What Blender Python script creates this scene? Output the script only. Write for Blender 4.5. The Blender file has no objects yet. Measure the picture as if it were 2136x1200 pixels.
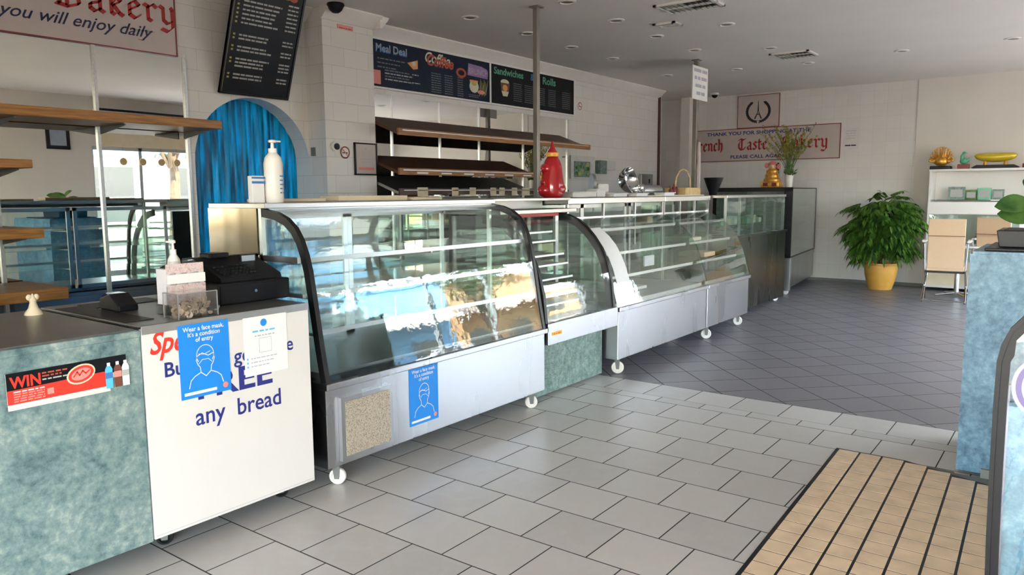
import bpy, bmesh, math, random
from mathutils import Vector, Matrix
R = math.radians
random.seed(7)
sc = bpy.context.scene
COL = sc.collection

# ------------------------------------------------------------ materials
def new_mat(name):
    m = bpy.data.materials.new(name); m.use_nodes = True
    nt = m.node_tree; nt.nodes.clear()
    out = nt.nodes.new('ShaderNodeOutputMaterial')
    return m, nt, out
def N(nt, typ, **kw):
    n = nt.nodes.new(typ)
    for k, v in kw.items():
        if k in n.inputs.keys(): n.inputs[k].default_value = v
        else: setattr(n, k, v)
    return n
def L(nt, a, b): nt.links.new(a, b)
def c4(c): return (c[0], c[1], c[2], 1.0)
def coords(nt, scale=(1, 1, 1), loc=(0, 0, 0), rot=(0, 0, 0), world=True):
    g = nt.nodes.new('ShaderNodeNewGeometry') if world else nt.nodes.new('ShaderNodeTexCoord')
    mp = nt.nodes.new('ShaderNodeMapping')
    mp.inputs['Scale'].default_value = scale; mp.inputs['Location'].default_value = loc; mp.inputs['Rotation'].default_value = rot
    L(nt, g.outputs['Position' if world else 'Object'], mp.inputs['Vector'])
    return mp.outputs['Vector']
def pmat(name, col, rough=.5, metal=0., vary=.06, scale=8., bump=0., emis=None, trans=0., coat=0., spec=.5, alpha=1.):
    """principled with a gentle procedural noise variation"""
    m, nt, out = new_mat(name)
    p = N(nt, 'ShaderNodeBsdfPrincipled')
    p.inputs['Roughness'].default_value = rough; p.inputs['Metallic'].default_value = metal
    p.inputs['Transmission Weight'].default_value = trans; p.inputs['Coat Weight'].default_value = coat
    p.inputs['Specular IOR Level'].default_value = spec
    v = coords(nt, world=False)
    n = N(nt, 'ShaderNodeTexNoise', Scale=scale, Detail=3.)
    L(nt, v, n.inputs['Vector'])
    r = N(nt, 'ShaderNodeValToRGB')
    e = r.color_ramp.elements
    e[0].position = .3; e[1].position = .7
    e[0].color = c4([max(0, x*(1-vary)) for x in col]); e[1].color = c4([min(1, x*(1+vary)) for x in col])
    L(nt, n.outputs['Fac'], r.inputs['Fac']); L(nt, r.outputs['Color'], p.inputs['Base Color'])
    if bump:
        b = N(nt, 'ShaderNodeBump', Strength=bump, Distance=.01); L(nt, n.outputs['Fac'], b.inputs['Height']); L(nt, b.outputs['Normal'], p.inputs['Normal'])
    if emis: p.inputs['Emission Color'].default_value = c4(emis[0]); p.inputs['Emission Strength'].default_value = emis[1]
    L(nt, p.outputs['BSDF'], out.inputs['Surface'])
    return m
def glass_mat(name, tint=(.93, .96, .95), refl=.05, dirt=.0, power=5., gloss=(1, 1, 1)):
    """thin architectural pane: clear transmission plus a Schlick mirror layer"""
    m, nt, out = new_mat(name)
    t = N(nt, 'ShaderNodeBsdfTransparent', Color=c4(tint))
    g = N(nt, 'ShaderNodeBsdfGlossy', Color=c4(gloss), Roughness=.015)
    lw = N(nt, 'ShaderNodeLayerWeight', Blend=.5)
    pw = N(nt, 'ShaderNodeMath', operation='POWER'); pw.inputs[1].default_value = power
    L(nt, lw.outputs['Facing'], pw.inputs[0])
    ma = N(nt, 'ShaderNodeMath', operation='MULTIPLY_ADD'); ma.inputs[1].default_value = 1-refl; ma.inputs[2].default_value = refl
    L(nt, pw.outputs[0], ma.inputs[0])
    n = N(nt, 'ShaderNodeTexNoise', Scale=5., Detail=4.); L(nt, coords(nt), n.inputs['Vector'])
    b = N(nt, 'ShaderNodeBump', Strength=.05, Distance=.02); L(nt, n.outputs['Fac'], b.inputs['Height']); L(nt, b.outputs['Normal'], g.inputs['Normal'])
    mx = N(nt, 'ShaderNodeMixShader'); L(nt, ma.outputs[0], mx.inputs[0]); L(nt, t.outputs[0], mx.inputs[1]); L(nt, g.outputs[0], mx.inputs[2])
    last = mx
    if dirt:
        d = N(nt, 'ShaderNodeBsdfDiffuse', Color=(.7, .72, .7, 1))
        m2 = N(nt, 'ShaderNodeMixShader', Fac=dirt); L(nt, mx.outputs[0], m2.inputs[1]); L(nt, d.outputs[0], m2.inputs[2]); last = m2
    L(nt, last.outputs[0], out.inputs['Surface'])
    return m
def steel_mat(name, col=(.50, .50, .515), rough=.27, stretch=(22, 22, .5), bs=.05):
    m, nt, out = new_mat(name)
    p = N(nt, 'ShaderNodeBsdfPrincipled', Metallic=1.)
    p.inputs['Base Color'].default_value = c4(col)
    n = N(nt, 'ShaderNodeTexNoise', Scale=6., Detail=5.); L(nt, coords(nt, scale=stretch), n.inputs['Vector'])
    n2 = N(nt, 'ShaderNodeTexNoise', Scale=2.2, Detail=2.); L(nt, coords(nt, scale=(2.0, 2.0, .35)), n2.inputs['Vector'])
    mr = N(nt, 'ShaderNodeMapRange'); mr.inputs['To Min'].default_value = rough-.05; mr.inputs['To Max'].default_value = rough+.08
    L(nt, n2.outputs['Fac'], mr.inputs['Value']); L(nt, mr.outputs[0], p.inputs['Roughness'])
    b = N(nt, 'ShaderNodeBump', Strength=bs, Distance=.03); L(nt, n2.outputs['Fac'], b.inputs['Height']); L(nt, b.outputs['Normal'], p.inputs['Normal'])
    L(nt, p.outputs['BSDF'], out.inputs['Surface'])
    return m
def marble_mat(name, cols, scale=5., rough=.35):
    m, nt, out = new_mat(name)
    p = N(nt, 'ShaderNodeBsdfPrincipled', Roughness=rough)
    v = coords(nt)
    n = N(nt, 'ShaderNodeTexNoise', Scale=scale, Detail=8., Roughness=.62, Distortion=.7); L(nt, v, n.inputs['Vector'])
    n2 = N(nt, 'ShaderNodeTexNoise', Scale=scale*5, Detail=6., Roughness=.7); L(nt, v, n2.inputs['Vector'])
    mx = N(nt, 'ShaderNodeMix', data_type='FLOAT'); mx.inputs[0].default_value = .48
    L(nt, n.outputs['Fac'], mx.inputs[2]); L(nt, n2.outputs['Fac'], mx.inputs[3])
    r = N(nt, 'ShaderNodeValToRGB'); e = r.color_ramp.elements
    k = len(cols)
    for i, c in enumerate(cols):
        pos = .36+.28*i/(k-1)
        if i < 2: e[i].position = pos; el = e[i]
        else: el = e.new(pos)
        el.color = c4(c)
    L(nt, mx.outputs[0], r.inputs['Fac'])
    L(nt, r.outputs['Color'], p.inputs['Base Color']); L(nt, p.outputs['BSDF'], out.inputs['Surface'])
    return m
def brick_mat(name, vec_fn, w, h, c1, c2, cm, mortar=.004, offset=.5, rough=.4, marb=0., bump=.35, spec=.5, marbcol=(.6, .6, .58)):
    m, nt, out = new_mat(name)
    p = N(nt, 'ShaderNodeBsdfPrincipled', Roughness=rough)
    p.inputs['Specular IOR Level'].default_value = spec
    vec = vec_fn(nt)
    b = N(nt, 'ShaderNodeTexBrick', offset=offset, offset_frequency=2, squash=1.0)
    b.inputs['Color1'].default_value = c4(c1); b.inputs['Color2'].default_value = c4(c2); b.inputs['Mortar'].default_value = c4(cm)
    b.inputs['Scale'].default_value = 1.; b.inputs['Mortar Size'].default_value = mortar; b.inputs['Mortar Smooth'].default_value = .15
    b.inputs['Brick Width'].default_value = w; b.inputs['Row Height'].default_value = h; b.inputs['Bias'].default_value = 0.
    L(nt, vec, b.inputs['Vector'])
    colout = b.outputs['Color']
    if marb:
        n = N(nt, 'ShaderNodeTexNoise', Scale=7., Detail=9., Roughness=.65, Distortion=1.2); L(nt, coords(nt), n.inputs['Vector'])
        r = N(nt, 'ShaderNodeValToRGB'); e = r.color_ramp.elements
        e[0].position = .42; e[0].color = (0, 0, 0, 1); e[1].position = .72; e[1].color = (marb, marb, marb, 1)
        L(nt, n.outputs['Fac'], r.inputs['Fac'])
        inv = N(nt, 'ShaderNodeMath', operation='SUBTRACT'); inv.inputs[0].default_value = 1.; L(nt, b.outputs['Fac'], inv.inputs[1])
        mu = N(nt, 'ShaderNodeMath', operation='MULTIPLY'); L(nt, r.outputs['Color'], mu.inputs[0]); L(nt, inv.outputs[0], mu.inputs[1])
        mx = N(nt, 'ShaderNodeMix', data_type='RGBA'); mx.inputs[7].default_value = c4(marbcol)
        L(nt, mu.outputs[0], mx.inputs[0]); L(nt, b.outputs['Color'], mx.inputs[6]); colout = mx.outputs[2]
    L(nt, colout, p.inputs['Base Color'])
    bp = N(nt, 'ShaderNodeBump', Strength=bump, Distance=.004, invert=True); L(nt, b.outputs['Fac'], bp.inputs['Height']); L(nt, bp.outputs['Normal'], p.inputs['Normal'])
    mr = N(nt, 'ShaderNodeMapRange'); mr.inputs['To Min'].default_value = rough; mr.inputs['To Max'].default_value = .9
    L(nt, b.outputs['Fac'], mr.inputs['Value']); L(nt, mr.outputs[0], p.inputs['Roughness'])
    L(nt, p.outputs['BSDF'], out.inputs['Surface'])
    return m
def swz(order, off=(0, 0), rot=0.):
    """texture vector (u,v) picked from world axes, e.g. 'XZ' or 'YX'"""
    def f(nt):
        g = nt.nodes.new('ShaderNodeNewGeometry'); s = nt.nodes.new('ShaderNodeSeparateXYZ'); L(nt, g.outputs['Position'], s.inputs[0])
        c = nt.nodes.new('ShaderNodeCombineXYZ')
        L(nt, s.outputs[order[0]], c.inputs['X']); L(nt, s.outputs[order[1]], c.inputs['Y'])
        mp = nt.nodes.new('ShaderNodeMapping'); mp.inputs['Location'].default_value = (off[0], off[1], 0); mp.inputs['Rotation'].default_value = (0, 0, rot)
        L(nt, c.outputs[0], mp.inputs['Vector']); return mp.outputs['Vector']
    return f

T = .334
tile_c = dict(c1=(.48, .46, .435), c2=(.57, .545, .515), cm=(.035, .033, .032), mortar=.0035, rough=.34, marb=.35, bump=.5)
M = {}
M['tile'] = brick_mat('grey floor tile', swz('YX', (-1.22+T*40, -4.905+T*60)), T, T, offset=.5, **tile_c)
M['tile_strip'] = brick_mat('grey floor strip', swz('YX', (-1.059+T*40, -4.905+T*60)), T, T, offset=0., **tile_c)
M['tile_border'] = brick_mat('grey floor border', swz('YX', (-1.22+T*40, -5.03+T*60)), T, T, offset=0., **tile_c)
M['slate'] = brick_mat('dark diagonal tile', swz('XY', (0, 0), R(45)), .333, .333, c1=(.165, .155, .165), c2=(.20, .188, .20), cm=(.02, .02, .022), mortar=.004, offset=0., rough=.38, marb=.06, bump=.4, marbcol=(.3, .28, .3))
wt = dict(c1=(.70, .67, .635), c2=(.74, .71, .675), cm=(.56, .53, .49), mortar=.0022, rough=.28, bump=.3)
M['wtile_x'] = brick_mat('white wall tile', swz('XZ', (.02, .0)), .30, .168, **wt)
M['wtile_y'] = brick_mat('white wall tile side', swz('YZ', (.0, .0)), .30, .168, **wt)
M['wtile_far'] = brick_mat('white wall tile far', swz('YZ', (.0, .12)), .20, .20, c1=(.70, .68, .655), c2=(.74, .715, .69), cm=(.62, .60, .58), mortar=.002, rough=.3, bump=.25, offset=0.)
M['plaster'] = pmat('cream plaster', (.72, .68, .63), .85, vary=.03, scale=2.)
M['ceil'] = pmat('ceiling paint', (.78, .75, .715), .9, vary=.03, scale=1.2)
M['cornice'] = pmat('cornice paint', (.78, .75, .71), .75, vary=.03)
M['steel'] = steel_mat('brushed steel')
M['steel_dark'] = steel_mat('dull dark steel', (.34, .34, .33), .33)
M['steel_top'] = steel_mat('satin steel top', (.58, .57, .54), .36, (40, 1, 1))
M['chrome'] = pmat('chrome', (.75, .75, .76), .12, 1., vary=.02)
M['alu'] = pmat('aluminium trim', (.62, .62, .62), .35, 1., vary=.03)
M['black'] = pmat('black rubber', (.008, .008, .009), .42, vary=.2, spec=.3)
M['blackplastic'] = pmat('black plastic', (.008, .008, .010), .4, vary=.15, scale=20, spec=.25)
M['darkvoid'] = pmat('dark interior', (.02, .02, .02), .9)
M['darkwood'] = pmat('dark red wood', (.075, .028, .016), .42, vary=.35, scale=6)
M['marble'] = marble_mat('blue green marble laminate', [(.055, .10, .115), (.125, .20, .205), (.21, .285, .275), (.36, .42, .385)], 6.5)
M['marble2'] = marble_mat('sky blue marble laminate', [(.028, .085, .14), (.07, .17, .26), (.125, .26, .37), (.24, .38, .47)], 7., .4)
M['granite'] = marble_mat('green granite laminate', [(.035, .09, .075), (.10, .17, .145), (.20, .29, .25), (.32, .40, .36)], 26, .35)
M['white'] = pmat('white laminate', (.70, .67, .64), .35, vary=.02, scale=2)
M['offwhite'] = pmat('off white enamel', (.68, .66, .61), .4, vary=.04)
M['paper'] = pmat('white paper', (.82, .80, .78), .8, vary=.02)
M['lilacpaper'] = pmat('pale paper print', (.70, .66, .66), .7, vary=.03)
M['cream'] = pmat('cream card', (.78, .66, .46), .7, vary=.05)
M['signboard'] = pmat('pale pink signboard', (.54, .46, .43), .5, vary=.03)
M['red'] = pmat('red sign paint', (.42, .02, .02), .5)
M['brightred'] = pmat('bright red print', (.85, .035, .02), .45)
M['pinkred'] = pmat('faded red print', (.75, .25, .22), .5)
M['navy'] = pmat('navy lettering', (.018, .025, .20), .5)
M['ink'] = pmat('black lettering', (.015, .015, .02), .6)
M['maroon'] = pmat('maroon edge', (.22, .04, .04), .5)
M['blue'] = pmat('poster blue', (.012, .24, .75), .4, vary=.03)
M['skyblue'] = pmat('bottle blue', (.10, .48, .80), .4)
M['greyink'] = pmat('grey print', (.42, .42, .48), .7)
M['chalk'] = pmat('chalk print', (.42, .42, .40), .8)
M['chalkdim'] = pmat('dim chalk print', (.16, .17, .18), .8)
M['menu'] = pmat('menu board black', (.005, .006, .009), .45, vary=.3, spec=.2)
M['menublue'] = pmat('menu board navy', (.006, .012, .03), .45, vary=.3, spec=.2)
M['mblue'] = pmat('menu blue', (.05, .18, .45), .6)
M['mpurple'] = pmat('menu purple', (.30, .17, .38), .6)
M['mred'] = pmat('menu red', (.42, .07, .04), .6)
M['mgreen'] = pmat('menu green', (.10, .36, .22), .6)
M['morange'] = pmat('menu orange', (.70, .33, .10), .6)
M['myellow'] = pmat('menu straw', (.42, .36, .10), .6)
M['mcream'] = pmat('menu cream', (.62, .58, .42), .6)
M['brown'] = pmat('cola brown', (.16, .05, .03), .5)
M['yellow'] = pmat('warning label yellow', (.85, .45, .03), .5)
M['gold'] = pmat('gold lacquer', (.75, .38, .07), .32, .55, vary=.25, scale=30)
M['goldpaint'] = pmat('yellow lacquer', (.62, .46, .03), .28, .2, vary=.1)
M['green'] = pmat('jade green', (.10, .42, .25), .3)
M['redwood'] = pmat('red lacquer stand', (.20, .02, .015), .35)
M['sauce'] = pmat('glossy red plastic', (.40, .008, .014), .16, vary=.08, coat=.4)
M['collar'] = pmat('orange yellow collar', (.82, .38, .04), .35)
M['terracotta'] = pmat('ochre glazed pot', (.72, .38, .07), .45, vary=.08)
M['bamboo'] = pmat('pale cane', (.66, .46, .20), .6, vary=.15, scale=30)
M['leaf'] = None
M['tan'] = pmat('beige mesh fabric', (.70, .48, .30), .8, vary=.05, scale=120, bump=.2)
M['led'] = pmat('lcd screen', (.35, .40, .48), .2)
M['bottlewhite'] = pmat('white plastic', (.80, .76, .70), .35)
M['pvc'] = pmat('white pipe paint', (.60, .59, .57), .5)
M['pole'] = pmat('painted steel pole', (.27, .25, .22), .42, .5, vary=.08)
M['tilepost'] = pmat('slotted aluminium post', (.50, .50, .48), .4, .8, vary=.1, scale=60)
M['kerb'] = pmat('grey green kerb', (.17, .18, .17), .7, vary=.1)
M['asphalt'] = pmat('asphalt', (.14, .135, .13), .95, vary=.15, scale=3)
M['paving'] = pmat('sunlit footpath', (.52, .44, .34), .9, vary=.08, scale=2)
M['facade'] = pmat('cream facade', (.80, .68, .48), .9, vary=.08, scale=.8)
M['facade2'] = pmat('white facade', (.80, .80, .80), .9, vary=.04, scale=.8)
M['facade3'] = pmat('tan facade', (.62, .42, .24), .9, vary=.2, scale=2)
M['facade_blue'] = pmat('light blue facade', (.22, .48, .80), .9, vary=.25, scale=.5)
M['awning'] = pmat('blue awning', (.08, .25, .55), .8)
M['carpaint'] = pmat('silver car paint', (.55, .57, .60), .2, .6)
M['darkglass'] = pmat('dark window glass', (.03, .04, .05), .08)
M['bark'] = pmat('bark', (.10, .07, .045), .9, vary=.3)
M['dust'] = pmat('potting soil', (.03, .02, .015), .95)
M['glass'] = glass_mat('display glass', (.95, .975, .965), .06)
M['glassgreen'] = glass_mat('greenish side glass', (.80, .88, .83), .07, dirt=.04)
M['glassshelf'] = glass_mat('shelf glass', (.90, .95, .93), .06)
M['acrylic'] = glass_mat('clear acrylic', (.93, .94, .94), .06)
M['window'] = glass_mat('window glass', (.97, .98, .98), .04)
M['greenpane'] = glass_mat('dark green tinted pane', (.46, .58, .50), .06)
M['steel_deep'] = steel_mat('deep dark steel', (.17, .17, .16), .27)  # one even darker steel for the servery base
M['signink'] = pmat('dark sign script', (.010, .012, .06), .5)
M['cabglass'] = glass_mat('cabinet glass', (.86, .93, .91), .08)

def wood_mat():
    m, nt, out = new_mat('honey brown timber')
    p = N(nt, 'ShaderNodeBsdfPrincipled', Roughness=.42)
    n = N(nt, 'ShaderNodeTexNoise', Scale=5., Detail=6., Distortion=.6); L(nt, coords(nt, scale=(1, 9, 14)), n.inputs['Vector'])
    r = N(nt, 'ShaderNodeValToRGB'); e = r.color_ramp.elements
    e[0].position = .35; e[0].color = (.23, .095, .022, 1); e[1].position = .66; e[1].color = (.40, .185, .05, 1)
    L(nt, n.outputs['Fac'], r.inputs['Fac']); L(nt, r.outputs['Color'], p.inputs['Base Color']); L(nt, p.outputs['BSDF'], out.inputs['Surface'])
    return m
M['wood'] = wood_mat()
def leaf_mat(name, a, b, sc_=9.):
    m, nt, out = new_mat(name)
    p = N(nt, 'ShaderNodeBsdfPrincipled', Roughness=.38)
    n = N(nt, 'ShaderNodeTexNoise', Scale=sc_, Detail=3.); L(nt, coords(nt), n.inputs['Vector'])
    r = N(nt, 'ShaderNodeValToRGB'); e = r.color_ramp.elements
    e[0].position = .38; e[0].color = c4(a); e[1].position = .65; e[1].color = c4(b)
    L(nt, n.outputs['Fac'], r.inputs['Fac']); L(nt, r.outputs['Color'], p.inputs['Base Color'])
    t = N(nt, 'ShaderNodeBsdfTranslucent'); L(nt, r.outputs['Color'], t.inputs['Color'])
    mx = N(nt, 'ShaderNodeMixShader', Fac=.25); L(nt, p.outputs[0], mx.inputs[1]); L(nt, t.outputs[0], mx.inputs[2])
    L(nt, mx.outputs[0], out.inputs['Surface'])
    return m
M['leaf'] = leaf_mat('dark green leaf', (.03, .10, .015), (.14, .30, .04))
M['steel_brown_refl'] = steel_mat('brown reflection tinted steel', (.42, .36, .25), .16, (1, 1, 12))  # brown tint stands in for reflections on the case end panel
M['trimmetal'] = pmat('dull lilac metal trim', (.30, .28, .38), .35, .6)
M['leaf2'] = leaf_mat('broad glossy leaf', (.03, .10, .02), (.12, .24, .06))
M['sprig'] = leaf_mat('yellow green sprig', (.20, .22, .04), (.50, .38, .05))
M['treeleaf'] = leaf_mat('street tree leaf', (.04, .08, .02), (.14, .20, .05), 2.)
def curtain_mat():
    m, nt, out = new_mat('blue plastic strip')
    p = N(nt, 'ShaderNodeBsdfPrincipled', Roughness=.22)
    n = N(nt, 'ShaderNodeTexNoise', Scale=3., Detail=5.); L(nt, coords(nt, scale=(9, 1, .8)), n.inputs['Vector'])
    r = N(nt, 'ShaderNodeValToRGB'); e = r.color_ramp.elements
    e[0].position = .36; e[0].color = (.0, .14, .30, 1); e[1].position = .60; e[1].color = (.0, .56, .88, 1)
    L(nt, n.outputs['Fac'], r.inputs['Fac']); L(nt, r.outputs['Color'], p.inputs['Base Color'])
    t = N(nt, 'ShaderNodeBsdfTranslucent'); L(nt, r.outputs['Color'], t.inputs['Color'])
    mx = N(nt, 'ShaderNodeMixShader', Fac=.45); L(nt, p.outputs[0], mx.inputs[1]); L(nt, t.outputs[0], mx.inputs[2])
    L(nt, mx.outputs[0], out.inputs['Surface'])
    return m
M['curtain'] = curtain_mat()
def mirror_mat():
    m, nt, out = new_mat('mirror silvering')
    g = N(nt, 'ShaderNodeBsdfGlossy', Color=(.80, .80, .76, 1), Roughness=.01)
    n = N(nt, 'ShaderNodeTexNoise', Scale=1.2, Detail=1.); L(nt, coords(nt), n.inputs['Vector'])
    b = N(nt, 'ShaderNodeBump', Strength=.02, Distance=.02); L(nt, n.outputs['Fac'], b.inputs['Height']); L(nt, b.outputs['Normal'], g.inputs['Normal'])
    L(nt, g.outputs[0], out.inputs['Surface'])
    return m
M['mirror'] = mirror_mat()
def grille_mat():
    m, nt, out = new_mat('perforated grille')
    p = N(nt, 'ShaderNodeBsdfPrincipled', Roughness=.5, Metallic=.3)
    w = N(nt, 'ShaderNodeTexVoronoi', Scale=170.); L(nt, coords(nt), w.inputs['Vector'])
    r = N(nt, 'ShaderNodeValToRGB'); e = r.color_ramp.elements
    e[0].position = .25; e[0].color = (.16, .13, .10, 1); e[1].position = .45; e[1].color = (.50, .43, .34, 1)
    L(nt, w.outputs['Distance'], r.inputs['Fac']); L(nt, r.outputs['Color'], p.inputs['Base Color']); L(nt, p.outputs[0], out.inputs['Surface'])
    return m
M['grille'] = grille_mat()

# ------------------------------------------------------------ mesh builder
class MB:
    def __init__(s): s.v = []; s.f = []; s.mi = []; s.cur = 0
    def add(s, vs, fs):
        o = len(s.v); s.v += [Vector(v) for v in vs]
        for f in fs: s.f.append([i+o for i in f]); s.mi.append(s.cur)
        return s
    def box(s, x0, x1, y0, y1, z0, z1, b=0.):
        if b <= 0:
            vs = [(x, y, z) for x in (x0, x1) for y in (y0, y1) for z in (z0, z1)]
            return s.add(vs, [(0, 1, 3, 2), (4, 6, 7, 5), (0, 4, 5, 1), (2, 3, 7, 6), (0, 2, 6, 4), (1, 5, 7, 3)])
        bm = bmesh.new(); bmesh.ops.create_cube(bm, size=1)
        for v in bm.verts: v.co = Vector(((x0+x1)/2+v.co.x*(x1-x0), (y0+y1)/2+v.co.y*(y1-y0), (z0+z1)/2+v.co.z*(z1-z0)))
        bmesh.ops.bevel(bm, geom=bm.edges[:], offset=b, segments=2, affect='EDGES', profile=.5)
        bm.verts.index_update()
        s.add([v.co.copy() for v in bm.verts], [[v.index for v in f.verts] for f in bm.faces]); bm.free(); return s
    def prism(s, poly, axis, a, b):
        """poly: 2D points in the plane normal to axis. x:(y,z) y:(x,z) z:(x,y)"""
        def P(p, t): return {'x': (t, p[0], p[1]), 'y': (p[0], t, p[1]), 'z': (p[0], p[1], t)}[axis]
        n = len(poly)
        vs = [P(p, a) for p in poly]+[P(p, b) for p in poly]
        fs = [list(range(n))[::-1], list(range(n, 2*n))]+[[i, (i+1) % n, n+(i+1) % n, n+i] for i in range(n)]
        return s.add(vs, fs)
    def tube(s, pts, r, n=10, caps=True, closed=False):
        pts = [Vector(p) for p in pts]; k = len(pts); rr = r if isinstance(r, (list, tuple)) else [r]*k
        rings = []; up = None
        for i, p in enumerate(pts):
            if closed: t = (pts[(i+1) % k]-pts[i-1])
            else: t = pts[min(i+1, k-1)]-pts[max(i-1, 0)]
            t.normalize()
            if up is None: up = Vector((0, 0, 1)) if abs(t.z) < .9 else Vector((1, 0, 0))
            a = t.cross(up); 
            if a.length < 1e-5: a = t.orthogonal()
            a.normalize(); b = a.cross(t).normalized(); up = b
            rings.append([p+(a*math.cos(2*math.pi*j/n)+b*math.sin(2*math.pi*j/n))*rr[i] for j in range(n)])
        vs = [v for r_ in rings for v in r_]; fs = []
        for i in range(k if closed else k-1):
            i2 = (i+1) % k
            for j in range(n): fs.append([i*n+j, i*n+(j+1) % n, i2*n+(j+1) % n, i2*n+j])
        if caps and not closed: fs += [list(range(n))[::-1], [(k-1)*n+j for j in range(n)]]
        return s.add(vs, fs)
    def cyl(s, p0, p1, r0, r1=None, n=20): return s.tube([p0, p1], [r0, r0 if r1 is None else r1], n)
    def lathe(s, prof, c, n=32, sx=1., sy=1.):
        vs = []; fs = []
        k = len(prof)
        for (r, z) in prof:
            for j in range(n):
                a = 2*math.pi*j/n; vs.append((c[0]+sx*r*math.cos(a), c[1]+sy*r*math.sin(a), c[2]+z))
        for i in range(k-1):
            for j in range(n): fs.append([i*n+j, i*n+(j+1) % n, (i+1)*n+(j+1) % n, (i+1)*n+j])
        if prof[0][0] > 1e-4: fs.append(list(range(n))[::-1])
        if prof[-1][0] > 1e-4: fs.append([(k-1)*n+j for j in range(n)])
        return s.add(vs, fs)
    def ell(s, c, r, n=16, m=10, rot=None):
        vs = []; fs = []
        for i in range(m+1):
            t = math.pi*i/m
            for j in range(n):
                a = 2*math.pi*j/n
                p = Vector((r[0]*math.sin(t)*math.cos(a), r[1]*math.sin(t)*math.sin(a), r[2]*math.cos(t)))
                if rot: p = rot @ p
                vs.append(Vector(c)+p)
        for i in range(m):
            for j in range(n): fs.append([i*n+j, i*n+(j+1) % n, (i+1)*n+(j+1) % n, (i+1)*n+j])
        return s.add(vs, fs)
    def sheet(s, prof, x0, x1, th):
        """closed shell of a (y,z) polyline, thickness th inward, between x0 and x1"""
        inner = offset_profile(prof, th)
        return s.prism(list(prof)+inner[::-1], 'x', x0, x1)
    def xform(s, Mx, start=0):
        for i in range(start, len(s.v)): s.v[i] = Mx @ s.v[i]
        return s
    def build(s, name, mat, parent=None, smooth=False, local=False, bevel=0., angle=35):
        me = bpy.data.meshes.new(name)
        vs = s.v
        if parent is not None and not local:
            o = Vector(parent.get('_o', (0, 0, 0))); vs = [v-o for v in vs]
        me.from_pydata([tuple(v) for v in vs], [], s.f)
        mats = mat if isinstance(mat, (list, tuple)) else [mat]
        for m_ in mats: me.materials.append(M[m_] if isinstance(m_, str) else m_)
        if len(mats) > 1: me.polygons.foreach_set('material_index', s.mi)
        bm = bmesh.new(); bm.from_mesh(me); bmesh.ops.remove_doubles(bm, verts=bm.verts, dist=1e-6); bmesh.ops.recalc_face_normals(bm, faces=bm.faces); bm.to_mesh(me); bm.free()
        if smooth:
            me.polygons.foreach_set('use_smooth', [True]*len(me.polygons))
            me.set_sharp_from_angle(angle=R(angle))
        me.update()
        ob = bpy.data.objects.new(name, me); COL.objects.link(ob)
        if parent is not None:
            ob.parent = parent
            if '_o' in parent: ob['_o'] = parent['_o']
        if bevel:
            md = ob.modifiers.new('b', 'BEVEL'); md.width = bevel; md.segments = 2; md.limit_method = 'ANGLE'; md.harden_normals = False
        return ob
def offset_profile(prof, th):
    out = []
    k = len(prof)
    for i, p in enumerate(prof):
        a = Vector(prof[max(i-1, 0)]); b = Vector(prof[min(i+1, k-1)])
        t = (b-a).normalized(); n = Vector((t.y, -t.x))
        out.append((p[0]+n.x*th, p[1]+n.y*th))
    return out
def tag(o, label=None, cat=None, group=None, kind=None):
    if label: o['label'] = label
    if cat: o['category'] = cat
    if group: o['group'] = group
    if kind: o['kind'] = kind
    return o
def thing(name, loc, label, cat, group=None, rz=0.):
    o = bpy.data.objects.new(name, None); COL.objects.link(o)
    o.empty_display_size = .1; o.location = loc; o.rotation_euler = (0, 0, rz); o['_o'] = tuple(loc)
    return tag(o, label, cat, group)
def struct(o): o['kind'] = 'structure'; return o
def dup(root, loc, rz=None, label=None, group=None):
    r = root.copy(); COL.objects.link(r); r.location = loc
    if rz is not None: r.rotation_euler = (0, 0, rz)
    if label: r['label'] = label
    if group: r['group'] = group
    def rec(src, dst):
        for ch in list(src.children):
            c = ch.copy(); COL.objects.link(c); c.parent = dst; rec(ch, c)
    rec(root, r)
    return r

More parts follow.
